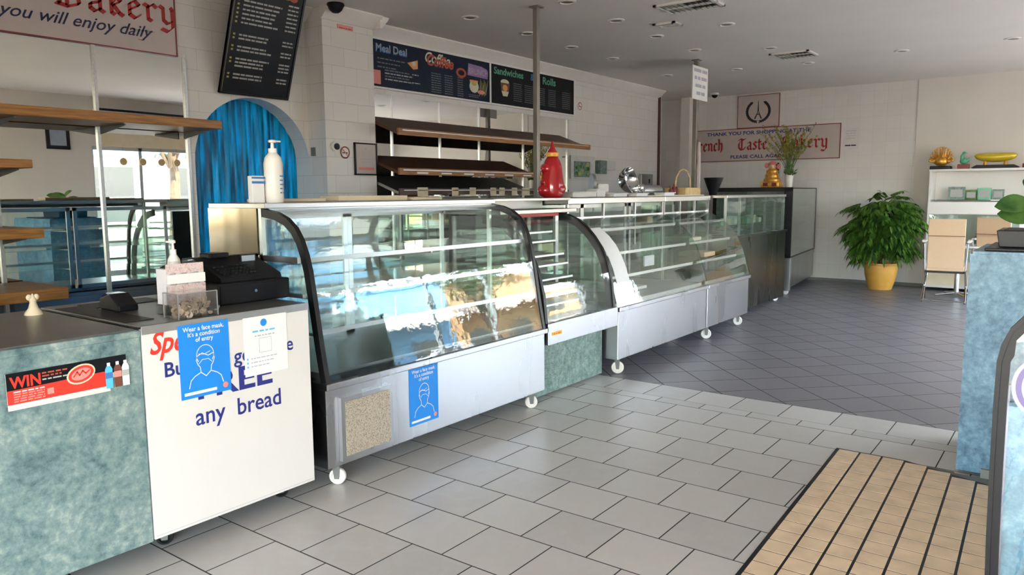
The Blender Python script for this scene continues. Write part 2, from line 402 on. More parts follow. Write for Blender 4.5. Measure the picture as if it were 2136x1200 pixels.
# ------------------------------------------------------------ flat lettering / decoration on planes
class Plane:
    """o origin, u = viewer's right, v = up, n = towards viewer"""
    def __init__(s, o, u, v): s.o = Vector(o); s.u = Vector(u); s.v = Vector(v); s.n = s.u.cross(s.v); s.b = {}
    def P(s, x, y, d=0.): return s.o+s.u*x+s.v*y+s.n*d
    def mb(s, key):
        if key not in s.b: s.b[key] = MB()
        return s.b[key]
    def poly(s, key, pts, d=.002):
        m = s.mb(key); m.add([s.P(x, y, d) for x, y in pts], [list(range(len(pts)))])
    def rect(s, key, x0, y0, x1, y1, d=.002): s.poly(key, [(x0, y0), (x1, y0), (x1, y1), (x0, y1)], d)
    def disc(s, key, cx, cy, rx, ry=None, d=.002, n=24, rot=0.):
        ry = rx if ry is None else ry; c, q = math.cos(rot), math.sin(rot)
        s.poly(key, [(cx+rx*math.cos(t)*c-ry*math.sin(t)*q, cy+rx*math.cos(t)*q+ry*math.sin(t)*c) for t in [2*math.pi*i/n for i in range(n)]], d)
    def line(s, key, pts, w, d=.003, closed=False):
        k = len(pts); m = s.mb(key)
        for i in range(k if closed else k-1):
            a = Vector(pts[i]); b = Vector(pts[(i+1) % k]); t = (b-a)
            if t.length < 1e-9: continue
            t.normalize(); n = Vector((-t.y, t.x))*w/2; a = a-t*w*.3; b = b+t*w*.3
            m.add([s.P(*(a-n), d), s.P(*(b-n), d), s.P(*(b+n), d), s.P(*(a+n), d)], [(0, 1, 2, 3)])
    def nib(s, key, pts, w, d=.003, ang=42):
        nv = Vector((math.cos(R(ang)), math.sin(R(ang))))*w/2; m = s.mb(key)
        th = Vector((-nv.y, nv.x))*.22
        for i in range(len(pts)-1):
            a = Vector(pts[i]); b = Vector(pts[i+1])
            hull = convex([a-nv-th, a+nv-th, a+nv+th, a-nv+th, b-nv-th, b+nv-th, b+nv+th, b-nv+th])
            m.add([s.P(p.x, p.y, d) for p in hull], [list(range(len(hull)))])
    def text(s, key, body, x, y, size, d=.003, align='LEFT', shear=0., sx=1., ext=.0, bold=0., spacing=1.):
        cu = bpy.data.curves.new('t', 'FONT'); cu.body = body; cu.size = size; cu.align_x = align; cu.shear = shear; cu.offset = bold*size; cu.space_character = spacing; cu.resolution_u = 3
        ob = bpy.data.objects.new('t', cu); COL.objects.link(ob)
        dg = bpy.context.evaluated_depsgraph_get(); me = bpy.data.meshes.new_from_object(ob.evaluated_get(dg))
        m = s.mb(key); m.add([s.P(x+v.co.x*sx, y+v.co.y, d) for v in me.vertices], [list(p.vertices) for p in me.polygons])
        bpy.data.objects.remove(ob); bpy.data.curves.remove(cu); bpy.data.meshes.remove(me)
    def words(s, key, x0, x1, y, h, d=.003, rnd=None, gap=.5):
        """a run of illegible word marks"""
        rnd = rnd or random; x = x0
        while x < x1:
            w = h*rnd.uniform(.9, 3.2); w = min(w, x1-x)
            s.rect(key, x, y, x+w, y+h*.55, d); x += w+h*gap
    def emit(s, parent, names):
        for k, m in s.b.items():
            m.build(names.get(k, 'lettering') if isinstance(names, dict) else names, k, parent)
def convex(pts):
    pts = sorted(set((round(p.x, 6), round(p.y, 6)) for p in pts))
    def half(ps):
        o = []
        for p in ps:
            while len(o) >= 2 and (o[-1][0]-o[-2][0])*(p[1]-o[-2][1])-(o[-1][1]-o[-2][1])*(p[0]-o[-2][0]) <= 0: o.pop()
            o.append(p)
        return o[:-1]
    return [Vector(p) for p in half(pts)+half(pts[::-1])]
GL = {
 'e': (.62, [[(.12, .82), (.12, .18), (.32, 0), (.52, .2)], [(.12, .82), (.34, 1.), (.5, .78), (.14, .48)]]),
 'r': (.56, [[(0, .95), (.15, .85), (.15, .1), (.28, 0)], [(.17, .8), (.36, 1.), (.5, .84)]]),
 'y': (.66, [[(0, 1.), (.14, .88), (.14, .18), (.3, 0), (.5, .15)], [(.46, 1.), (.52, .85), (.52, -.2), (.3, -.48), (.05, -.36)]]),
 'a': (.68, [[(.1, .82), (.3, 1.), (.48, .85), (.48, .12), (.62, 0)], [(.48, .58), (.12, .4), (.12, .16), (.28, 0), (.46, .16)]]),
 'k': (.64, [[(.04, 1.5), (.14, 1.38), (.14, .1), (.26, 0)], [(.16, .58), (.38, .98), (.5, .8), (.22, .55), (.42, .14), (.58, 0)]]),
 'n': (.68, [[(0, .95), (.13, .85), (.13, .06)], [(.15, .8), (.35, 1.), (.5, .85), (.5, .12), (.62, 0)]]),
 'c': (.56, [[(.48, .84), (.32, 1.), (.12, .84), (.12, .18), (.32, 0), (.5, .16)]]),
 'h': (.66, [[(.04, 1.5), (.14, 1.38), (.14, .05)], [(.16, .8), (.35, 1.), (.5, .85), (.5, .12), (.4, -.15)]]),
 's': (.58, [[(.48, .84), (.3, 1.), (.12, .78), (.46, .35), (.42, .12), (.26, 0), (.06, .16)]]),
 't': (.54, [[(.18, 1.28), (.18, .14), (.32, 0), (.46, .14)], [(.02, .95), (.44, .95)]]),
 'T': (1.12, [[(.1, 1.25), (.35, 1.4), (.75, 1.28), (.98, 1.4)], [(.52, 1.3), (.52, .12)], [(.32, 1.12), (.12, .8), (.14, .32), (.42, 0), (.8, .1), (.96, .36)]]),
 'B': (1.08, [[(.2, 1.35), (.2, .1)], [(0, 1.2), (.3, 1.42), (.75, 1.25), (.8, .95), (.34, .75)], [(.34, .75), (.86, .58), (.88, .22), (.5, 0), (.08, .1)], [(.46, 1.32), (.46, .1)]]),
 'F': (.98, [[(.26, 1.4), (.26, .15), (.05, 0)], [(.08, 1.2), (.35, 1.42), (.65, 1.28), (.9, 1.42)], [(.28, .75), (.7, .8)]]),
 ' ': (.5, []),
}
def blackletter(pl, key, s, x, y, xh, d=.003, w=.2, sx=1.):
    for ch in s:
        adv, st = GL[ch]
        for p in st: pl.nib(key, [(x+a*xh*sx, y+b*xh) for a, b in p], w*xh, d)
        x += (adv+.08)*xh*sx
    return x
SKY, SUN, EXPO = 1.05, 16.0, 1.85
# ============================================================ ROOM
XB, XF, YR, YL, ZC = -1.2, 13.4, -2.0, 5.9, 3.2
def quad(mb, a, b, c, d): mb.add([a, b, c, d], [(0, 1, 2, 3)])
m = MB()
for x0, x1, i in ((XB, 4.905, 0), (4.905, 5.03, 1), (5.03, 5.367, 2), (5.367, XF+.2, 3)):
    m.cur = i; m.box(x0, x1, YR-.2, 7.4, -.12, 0)
struct(m.build('floor', ['tile', 'tile_strip', 'tile_border', 'slate']))
m = MB(); m.box(XB-.2, XF+.2, YR-.2, 7.4, ZC, ZC+.15); struct(m.build('ceiling', 'ceil'))
# arch wall (left part of the service wall) with an arched doorway
AX0, AX1, ASP, ATOP = 3.516, 4.68, 1.78, 2.345
def arch_pts(x0, x1, zs, zt, n=24):
    cx = (x0+x1)/2; rx = (x1-x0)/2
    return [(cx-rx*math.cos(math.pi*i/n), zs+(zt-zs)*math.sin(math.pi*i/n)) for i in range(n+1)]
m = MB()
ap = arch_pts(AX0, AX1, ASP, ATOP)
m.box(XB, AX0, YL, 6.16, 0, ZC)
for i in range(len(ap)-1):
    (xa, za), (xb, zb) = ap[i], ap[i+1]
    m.prism([(xa, za), (xb, zb), (xb, ZC), (xa, ZC)], 'y', YL, 6.16)
struct(m.build('wall_left', 'wtile_x'))
m = MB(); m.box(XB, 5.3, 7.2, 7.3, 0, ZC); struct(m.build('wall_backroom', 'plaster'))
m = MB(); m.box(AX1, 5.30, 5.65, 6.16, 0, ZC)
pil = m.build('wall_pillar', ['wtile_x', 'wtile_y']); struct(pil)
for p in pil.data.polygons: p.material_index = 1 if abs(p.normal.x) > .5 else 0
m = MB(); m.box(5.30, 12.05, YL, 6.16, 0, ZC)
struct(m.build('wall_menu', 'wtile_x'))
m = MB(); m.box(12.05, 12.15, 6.16, 6.75, 0, ZC); m.box(12.15, XF+.1, 6.65, 6.75, 0, ZC); struct(m.build('wall_recess', 'wtile_y'))
m = MB(); m.box(XF, XF+.12, 2.17, 6.75, 0, ZC); struct(m.build('wall_far', 'wtile_far'))
m = MB(); m.box(XF-.015, XF+.12, -.98, 2.17, 0, ZC); m.box(XF-.015, XF+.12, YR-.1, -1.65, 0, ZC); m.box(XF-.015, XF+.12, -1.65, -.98, 0, .12); m.box(XF-.015, XF+.12, -1.65, -.98, 2.36, ZC); struct(m.build('wall_far_plaster', 'plaster'))
m = MB(); m.box(XF-.03, XF, 2.17, 6.6, 0, .045); m.box(XF-.045, XF-.015, YR, 2.17, 0, .045); struct(m.build('baseboard_far', 'kerb'))
# right wall with shopfront windows
WX = [6.3, 7.15, 8.6, 10.05, 11.5, 12.9]; WZ0, WZ1 = .12, 2.36
m = MB(); m.box(XB-.1, WX[0], YR-.15, YR, 0, ZC); m.box(WX[-1], XF+.1, YR-.15, YR, 0, ZC)
m.box(WX[0], WX[-1], YR-.15, YR, WZ1, ZC); m.box(WX[0], WX[-1], YR-.15, YR, 0, WZ0)
struct(m.build('wall_right', 'plaster'))
for i in range(5):
    x0, x1 = WX[i], WX[i+1]
    f = MB(); w = .03
    f.box(x0, x1, YR-.1, YR-.03, WZ0, WZ0+2*w); f.box(x0, x1, YR-.1, YR-.03, WZ1-2*w, WZ1); f.box(x0, x0+w, YR-.1, YR-.03, WZ0, WZ1); f.box(x1-w, x1, YR-.1, YR-.03, WZ0, WZ1)
    fo = struct(f.build('window_%d' % (i+1), 'alu'))
    g = MB(); g.box(x0+w, x1-w, YR-.07, YR-.062, WZ0+2*w, WZ1-2*w); g.build('pane', 'window', fo)
f = MB()  # unseen window added to light the far end of the room
for a in ((-1.65, -1.61, .12, 2.36), (-1.02, -.98, .12, 2.36), (-1.65, -.98, .12, .18), (-1.65, -.98, 2.30, 2.36)): f.box(XF+.03, XF+.09, *a)
fo = struct(f.build('window_6', 'alu')); g = MB(); g.box(XF+.055, XF+.063, -1.61, -1.02, .18, 2.30); g.build('pane', 'window', fo)
# shop entrance behind the camera: open doorway in a white wall
m = MB(); m.box(XB-.15, XB, YR-.15, -1.7, 0, ZC); m.box(XB-.15, XB, 2.3, 7.3, 0, ZC); m.box(XB-.15, XB, -1.7, 2.3, 2.45, ZC)
struct(m.build('wall_entrance', 'plaster'))
m = MB(); m.box(-4.6, XB-.15, -4.5, 9, 2.95, 3.1); tag(m.build('shade_canopy', 'cornice'), 'flat unseen canopy added to shade the footpath and entrance', 'canopy')  # added out of view to shade the footpath and dim the entrance light
# cornices
def cornice_prof(y, s=1):
    return [(y, ZC), (y-.13*s, ZC), (y-.13*s, ZC-.012), (y-.115*s, ZC-.03), (y-.075*s, ZC-.06), (y-.03*s, ZC-.105), (y-.018*s, ZC-.115), (y, ZC-.115)]
m = MB(); m.prism(cornice_prof(YL), 'x', 5.30, 12.05); struct(m.build('trim_1', 'cornice', smooth=True))
m = MB(); m.prism(cornice_prof(5.65), 'x', AX1-.02, 5.32); 
m.prism([(5.30, ZC), (5.42, ZC), (5.405, ZC-.03), (5.35, ZC-.08), (5.32, ZC-.115), (5.30, ZC-.115)], 'y', 5.54, YL)
struct(m.build('trim_2', 'cornice', smooth=True))
m = MB(); m.prism(cornice_prof(YL), 'x', XB, AX1); struct(m.build('trim_3', 'cornice', smooth=True))
m = MB(); m.box(12.02, 12.06, 5.865, 5.9, 0, 3.1); struct(m.build('trim_4', 'darkwood'))
m = MB(); m.cyl((12.12, 5.93, 0), (12.12, 5.93, ZC), .045, n=16); t = tag(m.build('wall_pipe', 'pvc', smooth=True), 'white vertical pipe in the far left corner of the shop', 'pipe')
m = MB(); m.box(13.2, 13.39, 5.85, 6.02, 0, ZC); struct(m.build('trim_5', 'cornice'))
m = MB(); m.box(4.56, 4.66, -1.9, .43, 0, .055); m.build  # kick base is part of the counter below

# ------------------------------------------------------------ entrance tile mat
t = thing('entrance_mat', (4.568, 1.051, 0), 'tan square tiled entrance mat set in dark grout at lower right', 'mat')
ca, sa = math.cos(R(2.1)), math.sin(R(2.1))
def mp(i, j): # i along -X, j along -Y (metres)
    return (4.568-i*ca+j*sa*0.0, 1.051-i*sa-j*ca)
m = MB(); P = .1165; W = .1165
def top_at(j): return 0. if j < 3*W else (j-3*W)*.36
base = []
outline = [mp(0, -.012), mp(0, 3*W), mp(top_at(12*W), 12*W), mp(6.2, 24*W), mp(6.2, -.012)]
outline = [mp(-.012, -.014), mp(-.012, 3*W), mp(top_at(11*W), 11*W), mp(4.2, 11*W), mp(4.2, -.014)]
m.prism(outline, 'z', .0005, .006); m.build('grout_bed', 'black', t)
m = MB()
for c in range(11):
    j0 = c*W+.0055; j1 = (c+1)*W-.0055
    st = top_at((c+.5)*W); k = math.ceil(st/P)
    if k*P-st > .03: m.box(0, 0, 0, 0, 0, 0) if False else m.prism([mp(st+.004, j0), mp(st+.004, j1), mp(k*P-.003, j1), mp(k*P-.003, j0)], 'z', .006, .0069)
    while k*P < 4.15:
        m.prism([mp(k*P+.0035, j0), mp(k*P+.0035, j1), mp((k+1)*P-.0035, j1), mp((k+1)*P-.0035, j0)], 'z', .006, .0069); k += 1
M['tantile'] = pmat('tan unglazed tile', (.78, .585, .39), .5, vary=.12, scale=9)
m.build('mat_tiles', 'tantile', t)
m = MB(); m.prism([(4.572, .74), (4.548, .462), (4.526, .455), (4.526, .02), (4.30, .02), (4.37, .36), (4.46, .60)], 'z', .0004, .004); m.build('kerb_strip', 'kerb', t)

# ------------------------------------------------------------ wall mirrors
m = MB(); m.box(.2, 3.455, 5.885, 5.899, .62, 2.604)
o = tag(m.build('wall_mirror', 'mirror'), 'large wall mirror behind the timber shelves at left', 'mirror')
m = MB(); m.box(5.31, 9.20, 5.885, 5.899, .9, 2.52)
o2 = tag(m.build('wall_mirror', 'mirror'), 'wide wall mirror below the two chalk style menus', 'mirror')
# mirror 1 slotted posts that carry the shelves
for x, lab in ((2.05, 'slotted metal shelf post nearest the left picture edge'), (2.747, 'slotted metal shelf post in the middle of the left mirror'), (3.452, 'slotted metal shelf post at right edge of the left mirror')):
    p = MB(); p.box(x-.012, x+.012, 5.868, 5.884, .55, 2.60)
    for k in range(36): p.box(x-.004, x+.004, 5.866, 5.868, .62+k*.055, .645+k*.055)
    tag(p.build('shelf_post', 'tilepost'), lab, 'post', 'shelf posts on the left mirror')
for x, lab in ((5.75, 'first'), (6.5, 'second'), (7.2, 'third'), (8.1, 'fourth'), (9.15, 'fifth')):
    p = MB(); p.box(x-.010, x+.010, 5.872, 5.884, .9, 2.53)
    for k in range(28): p.box(x-.004, x+.004, 5.870, 5.872, .95+k*.055, .975+k*.055)
    tag(p.build('rack_post', 'alu'), lab+' from the pillar of the aluminium posts behind the tilted bread boards', 'post', 'posts of the bread rack')

# ------------------------------------------------------------ left timber shelves
def shelf(x0, x1, y0, y1, z, th, lab, brx):
    t = thing('timber_shelf', ((x0+x1)/2, y1, z), lab, 'shelf', 'timber shelves on the left mirror')
    b = MB(); b.box(x0, x1, y0, y1, z-th, z, .006); b.build('shelf_board', 'wood', t)
    for bx in brx:
        k = MB(); k.prism([(y1, z-th), (y0+.10, z-th), (y0+.10, z-th-.01), (y1, z-th-.055)], 'x', bx-.004, bx+.004); k.build('bracket', 'kerb', t)
    return t
shelf(.2, 3.45, 5.38, 5.845, 2.072, .065, 'long timber shelf, topmost, reaching over the blue arch', (2.05, 2.747, 3.4))
shelf(.2, 2.10, 5.40, 5.845, 1.735, .055, 'short timber shelf second from the top at left edge', (2.05, .9))
shelf(.2, 2.12, 5.36, 5.845, 1.298, .065, 'short timber shelf third from the top at left edge', (2.05, .9))
shelf(.2, 2.18, 5.22, 5.845, .918, .075, 'lowest and deepest short timber shelf at left edge', (2.05, .9))

# ------------------------------------------------------------ tilted bread rack boards
def rackboard(x0, x1, yf, zf, yb, zb, mat, lab, lip='wood'):
    t = thing('bread_rack_board', ((x0+x1)/2, yb, zb), lab, 'shelf', 'tilted boards of the bread rack')
    b = MB(); b.prism([(yf, zf), (yb, zb), (yb, zb-.03), (yf, zf-.03)], 'x', x0, x1); b.build('shelf_board', mat, t)
    b = MB(); b.prism([(yf-.022, zf+.03), (yf, zf+.03), (yf, zf-.035), (yf-.022, zf-.035)], 'x', x0, x1); b.build('front_lip', lip, t)
    b = MB(); b.box(x0+.05, x1-.05, yf-.028, yf-.0225, zf+.008, zf+.016); b.build('price_rail', 'alu', t)
    return t
rackboard(5.31, 8.88, 5.36, 2.105, 5.84, 2.285, 'darkwood', 'top tilted dark wood bread board, the longest of three')
rackboard(5.31, 7.62, 5.36, 1.722, 5.84, 1.895, 'darkwood', 'middle tilted dark wood bread board')
rackboard(5.31, 7.60, 5.36, 1.525, 5.84, 1.69, 'steel_dark', 'lowest tilted grey bread board with cream price cards', 'darkwood')
for i, px in enumerate((5.55, 6.07, 6.36, 6.72, 6.88, 7.12, 7.32)):
    p = MB(); p.box(px, px+.10+.05*(i == 6)+.05*(i == 0), 5.332, 5.338, 1.475, 1.565)
    tag(p.build('price_card', 'cream'), ['cream price card nearest the pillar on the lowest bread board', 'second cream price card from the pillar', 'third cream price card from the pillar', 'fourth cream price card from the pillar', 'fifth cream price card from the pillar', 'sixth cream price card from the pillar', 'wider cream price card beside the sauce bottle'][i], 'price card', 'price cards on the bread rack')
for i in range(6):
    x = 5.55+i*.36
    p = MB(); p.box(x, x+.16, 5.333, 5.338, 1.70, 1.716)
    tag(p.build('price_strip', 'paper'), '%s white price strip from the pillar on the middle bread board lip' % ['first', 'second', 'third', 'fourth', 'fifth', 'sixth'][i], 'price strip', 'price strips on the middle board')
# dark joinery under both mirrors
m = MB(); m.box(5.31, 11.9, 5.35, 5.88, 0, .86); m.box(5.31, 11.9, 5.30, 5.88, .86, .90)
tag(m.build('back_bench', 'steel_dark'), 'steel back bench along the menu wall', 'bench')
m = MB(); m.box(.2, 3.45, 5.45, 5.88, 0, .55); tag(m.build('back_cupboard', 'darkwood'), 'low dark cupboard under the left mirror', 'cupboard')

# ------------------------------------------------------------ blue strip curtain in the arch
t = thing('strip_curtain', (4.1, 6.12, 0), 'blue plastic strip curtain hanging in the arched doorway', 'curtain')
ns = 13; sw = (AX1-AX0)/ns
for i in range(ns):
    x0 = AX0+i*sw-.012; x1 = x0+sw+.024
    b = MB(); n = 10; zt = ATOP+.02
    y = 6.10+.012*(i % 2)
    fr = []; bk = []
    for k in range(n+1):
        u = k/n; x = x0+(x1-x0)*u; yy = y-.022*math.sin(math.pi*u)*(1 if i % 2 else .6)
        fr.append((x, yy)); bk.append((x, yy+.003))
    b.prism(fr+bk[::-1], 'z', .03, zt); b.build('strip', 'curtain', t, smooth=True)
b = MB(); b.box(AX0, AX1, 6.13, 6.15, ATOP-.0, ATOP+.05); b.build('rail', 'steel_dark', t)

# ============================================================ DISPLAY CASES
def casters(t, pts, r=.044, mat='bottlewhite', zt=.14):
    for (x, y) in pts:
        RM = Matrix.Translation((x, y, 0)) @ Matrix.Rotation(R(40+17*math.sin(x*9)), 4, 'Z')
        c = MB(); c.lathe([(0, -.011), (r*.25, -.016), (r*.3, -.010), (r*.62, -.008), (r*.7, -.014), (r*.94, -.013), (r, -.008), (r, .008), (r*.94, .013), (r*.7, .014), (r*.62, .008), (r*.3, .010), (r*.25, .016), (0, .011)], (0, 0, 0), 26)
        c.xform(RM @ Matrix.Translation((0, 0, r)) @ Matrix.Rotation(R(90), 4, 'Y'))
        o = c.build('caster_wheel', mat, t, smooth=True)
        c = MB(); c.cyl((-.017, 0, r), (.017, 0, r), r*.22, n=12)
        for q in (-1, 1): c.prism([(-.012, r*.75), (.012, r*.75), (.026, zt-.012), (-.02, zt-.012)], 'x', q*.021-.002, q*.021+.002)
        c.box(-.03, .03, -.03, .03, zt-.014, zt); c.xform(RM)
        c.build('caster_fork', 'kerb', o)
PROF1 = [(2.968, .56), (3.003, .74), (3.038, .95), (3.068, 1.12), (3.092, 1.20), (3.125, 1.275), (3.17, 1.335), (3.235, 1.382), (3.32, 1.412), (3.43, 1.428)]
def band(prof, th):  # closed (y,z) outline from profile, thickness th outward-in
    inn = [(a+.0, b) for a, b in offset_profile(prof, th)]
    return prof+inn[::-1]
def base_box(t, x0, x1, yf, yb, zb, zl, mat='steel', lip=.03):
    b = MB(); b.box(x0, x1, yf+.02, yb, zb, zl-.035, .004); b.build('base_cabinet', mat, t)
    b = MB(); b.box(x0-.008, x1+.008, yf-.004, yb, zl-.035, zl, .005); b.build('base_lip', mat, t)
def interior(t, x0, x1, zs, yf0, yb, rail='alu', n_doors=2, zlo=.60, zhi=1.39, deck='steel_dark'):
    b = MB(); b.box(x0+.03, x1-.03, 3.02, yb-.03, zlo-.03, zlo); b.build('deck', deck, t)
    for i, z in enumerate(zs):
        yf = yf0[i]
        b = MB(); b.box(x0+.045, x1-.045, yf, yb-.1, z-.006, z); s = b.build('glass_shelf', 'glassshelf', t)
        b = MB(); b.box(x0+.04, x1-.04, yf-.006, yf, z-.012, z+.012); b.build('shelf_rail', rail, s)
        b = MB()
        for xx in (x0+.06, (x0+x1)/2, x1-.06): b.box(xx-.008, xx+.008, yf, yb-.1, z-.022, z-.008)
        b.build('shelf_bracket', 'steel_dark', s)
    w = (x1-x0)/n_doors
    for i in range(n_doors):
        a, c = x0+i*w+.01, x0+(i+1)*w-.01; y = yb-.05+.02*(i % 2)
        b = MB(); f = .035
        b.box(a, a+f, y, y+.015, zlo, zhi); b.box(c-f, c, y, y+.015, zlo, zhi); b.box(a, c, y, y+.015, zlo, zlo+f); b.box(a, c, y, y+.015, zhi-f, zhi)
        d = b.build('rear_door', 'alu', t)
        b = MB(); b.box(a+f, c-f, y+.005, y+.010, zlo+f, zhi-f); b.build('rear_door_pane', 'glassshelf', d)
# ---- case 1 : large curved case beside the white counter
C1X0, C1X1, YB = 2.40, 4.335, 3.92
t = thing('curved_display_case', (3.37, 3.4, 0), 'large curved glass display case beside the white counter with blue poster', 'display case')
base_box(t, C1X0, C1X1, 2.95, YB, .115, .56)
casters(t, [(2.50, 3.02), (4.24, 3.02), (2.5, 3.8), (4.24, 3.8)])
b = MB(); b.sheet(PROF1, C1X0+.03, C1X1-.03, .006); b.build('curved_glass', 'glass', t, smooth=True)
for x in (C1X0, C1X1-.028):
    b = MB(); b.prism(band([(p[0]-.006, p[1]) for p in PROF1], .042), 'x', x, x+.028); b.build('curved_end_frame', 'black', t, smooth=True)
    b = MB(); b.prism([(p[0]+.03, p[1]-.005) for p in PROF1]+[(YB-.35, 1.42), (YB-.35, .56)], 'x', x+.011, x+.017); b.build('end_glass', 'glassgreen', t)
b = MB(); b.box(C1X0, C1X1, 3.40, YB, 1.428, 1.458, .004); b.build('steel_top', 'steel_top', t)
b = MB(); b.box(C1X0+.03, C1X1-.03, 3.41, 3.44, 1.39, 1.428); b.build('canopy_rail', 'alu', t)
b = MB(); b.cyl((C1X0+.1, 3.48, 1.405), (C1X1-.1, 3.48, 1.405), .013, n=12); b.build('light_tube', 'bottlewhite', t, smooth=True)
for x in (C1X0, C1X1-.025):
    b = MB(); b.box(x, x+.025, 3.435, 3.46, .56, 1.43); b.build('post', 'alu', t)
b = MB(); b.box(C1X0-.004, C1X0+.008, 3.47, YB, .98, 1.43)
b.build('end_panel', 'steel_brown_refl', t)
b = MB(); b.box(C1X0, C1X0+.02, 3.15, 3.6, 1.155, 1.185); b.box(C1X0, C1X0+.02, 3.12, 3.6, .98, 1.0); b.build('end_rail', 'alu', t)
b = MB(); b.box(C1X0+.02, C1X1-.02, 2.985, 3.012, .56, .585); b.build('glass_seat', 'black', t)
interior(t, C1X0, C1X1, (1.17, .99, .80), (3.13, 3.10, 3.08), YB)
g = MB(); g.box(2.475, 2.835, 2.944, 2.969, .14, .475); g.cur = 1; g.box(2.50, 2.81, 2.941, 2.944, .165, .45); gp = g.build('vent_panel', ['steel', 'grille'], t)

def mask_poster(pl, x0, z0, x1, z1, parent, d=.001):
    w, h = x1-x0, z1-z0
    X = lambda u: x0+w*u; Z = lambda v: z0+h*v
    pl.text('paper', 'Wear a face mask.', X(.5), Z(.905), h*.085, d+.001, 'CENTER', bold=.012, sx=w/h/.72*.92)
    pl.text('paper', "It's a condition", X(.5), Z(.83), h*.085, d+.001, 'CENTER', bold=.012, sx=w/h/.72*.92)
    pl.text('paper', 'of entry', X(.5), Z(.755), h*.085, d+.001, 'CENTER', bold=.012, sx=w/h/.72*.92)
    lw = h*.011
    head = [(.5+.17*math.cos(a), .56+.135*math.sin(a)) for a in [R(-35+i*250/22) for i in range(23)]]
    pl.line('paper', [(X(a), Z(b)) for a, b in head], lw, d+.001)
    pl.line('paper', [(X(.34), Z(.55)), (X(.32), Z(.50)), (X(.35), Z(.44)), (X(.39), Z(.40)), (X(.40), Z(.33)), (X(.28), Z(.29)), (X(.2), Z(.24)), (X(.16), Z(.14))], lw, d+.001)
    pl.line('paper', [(X(.66), Z(.55)), (X(.68), Z(.50)), (X(.65), Z(.44)), (X(.61), Z(.40)), (X(.60), Z(.33)), (X(.72), Z(.29)), (X(.8), Z(.24)), (X(.84), Z(.14))], lw, d+.001)
    pl.line('paper', [(X(.40), Z(.33)), (X(.5), Z(.27)), (X(.60), Z(.33))], lw, d+.001)
    pl.line('paper', [(X(.35), Z(.56)), (X(.44), Z(.59)), (X(.56), Z(.545)), (X(.655), Z(.57))], lw, d+.001)
    pl.line('paper', [(X(.37), Z(.585)), (X(.48), Z(.57)), (X(.60), Z(.60))], lw*.7, d+.001)
    pl.line('paper', [(X(.37), Z(.45)), (X(.44), Z(.50)), (X(.56), Z(.50)), (X(.63), Z(.45))], lw*.7, d+.001)
    pl.rect('paper', X(.06), Z(.045), X(.70), Z(.085), d+.001)
    pl.disc('pinkred', X(.88), Z(.09), w*.055, w*.055, d+.001)
    for k, mm in pl.b.items(): mm.build('badge' if k == 'pinkred' else 'print', k, parent)
def poster_sheet(name, x0, z0, x1, z1, y, mat, label, cat='poster', th=.0012):
    p = MB(); p.box(x0, x1, y-th, y, z0, z1); o = p.build(name, mat); return tag(o, label, cat)
po = poster_sheet('blue_poster', 2.985, .188, 3.225, .522, 2.9695, 'blue', 'blue face mask poster on the steel base of the large display case')
mask_poster(Plane((0, 2.9683, 0), (1, 0, 0), (0, 0, 1)), 2.985, .188, 3.225, .522, po, .0003)

# ---- case 2 : small curved case with black end frames and green base
t = thing('small_display_case', (4.86, 3.4, 0), 'narrow curved glass case with black frames above green granite base', 'display case')
C2X0, C2X1 = 4.362, 5.36
P2 = [(2.985, .585), (3.005, .78), (3.05, .95), (3.10, 1.06), (3.17, 1.153), (3.24, 1.225), (3.32, 1.285), (3.42, 1.325), (3.54, 1.345)]
b = MB(); b.box(C2X0, C2X1, 3.10, YB, .02, .43); b.build('base_panel', 'granite', t)
b = MB(); b.box(C2X0, C2X1, 2.955, YB, .43, .585, .004); b.build('steel_sill', 'steel', t)
b = MB(); b.sheet(P2, C2X0+.03, C2X1-.03, .006); b.build('curved_glass', 'glass', t, smooth=True)
for x in (C2X0, C2X1-.03):
    b = MB(); b.prism(band([(p[0]-.006, p[1]) for p in P2], .065), 'x', x, x+.03); b.build('curved_end_frame', 'black', t, smooth=True)
    b = MB(); b.prism([(p[0]+.05, p[1]-.01) for p in P2]+[(YB, 1.33), (YB, .59)], 'x', x+.012, x+.018); b.build('end_glass', 'glassgreen', t)
b = MB(); b.box(C2X0-.02, 5.375, 3.36, YB+.03, 1.345, 1.375, .003); b.box(C2X0-.02, 5.375, 3.42, YB+.03, 1.44, 1.462, .003); b.box(C2X0, 5.37, 3.7, 3.85, 1.375, 1.44); b.build('steel_top', 'steel_dark', t)
b = MB(); b.box(C2X0+.1, C2X0+.75, 3.365, 3.38, 1.32, 1.343); b.build('red_trim', 'red', t)
for i, z in enumerate((1.20, 1.13, 1.03, .96, .86, .80, .74, .68)):
    yf = [3.33, 3.30, 3.22, 3.18, 3.14, 3.12, 3.10, 3.08][i]
    b = MB(); b.box(C2X0+.06, C2X1-.36, yf+.03, 3.75, z-.004, z); b.box(C2X0+.06, C2X1-.36, yf+.02, yf+.03, z-.008, z+.006)
    b.build('wire_shelf', 'alu', t)
b = MB(); b.box(C2X0+.03, C2X1-.3, YB-.05, YB-.02, .6, 1.33); b.build('rear_panel', 'black', t)
b = MB(); b.prism([(C2X1-.33, .6), (C2X1-.29, .6), (C2X1-.29, 1.32), (C2X1-.33, 1.32)], 'y', 3.34, 3.36); b.build('inner_post', 'alu', t)
b = MB(); b.box(4.41, 4.53, 2.952, 2.955, .495, .52); o = b.build('warning_sticker', 'yellow'); tag(o, 'small yellow sticker on the steel sill of the narrow case', 'sticker')
pl = Plane((0, 2.952, 0), (1, 0, 0), (0, 0, 1)); pl.words('redwood' if False else 'brightred', 4.42, 4.52, .502, .014, .0006); pl.emit(o, 'print')

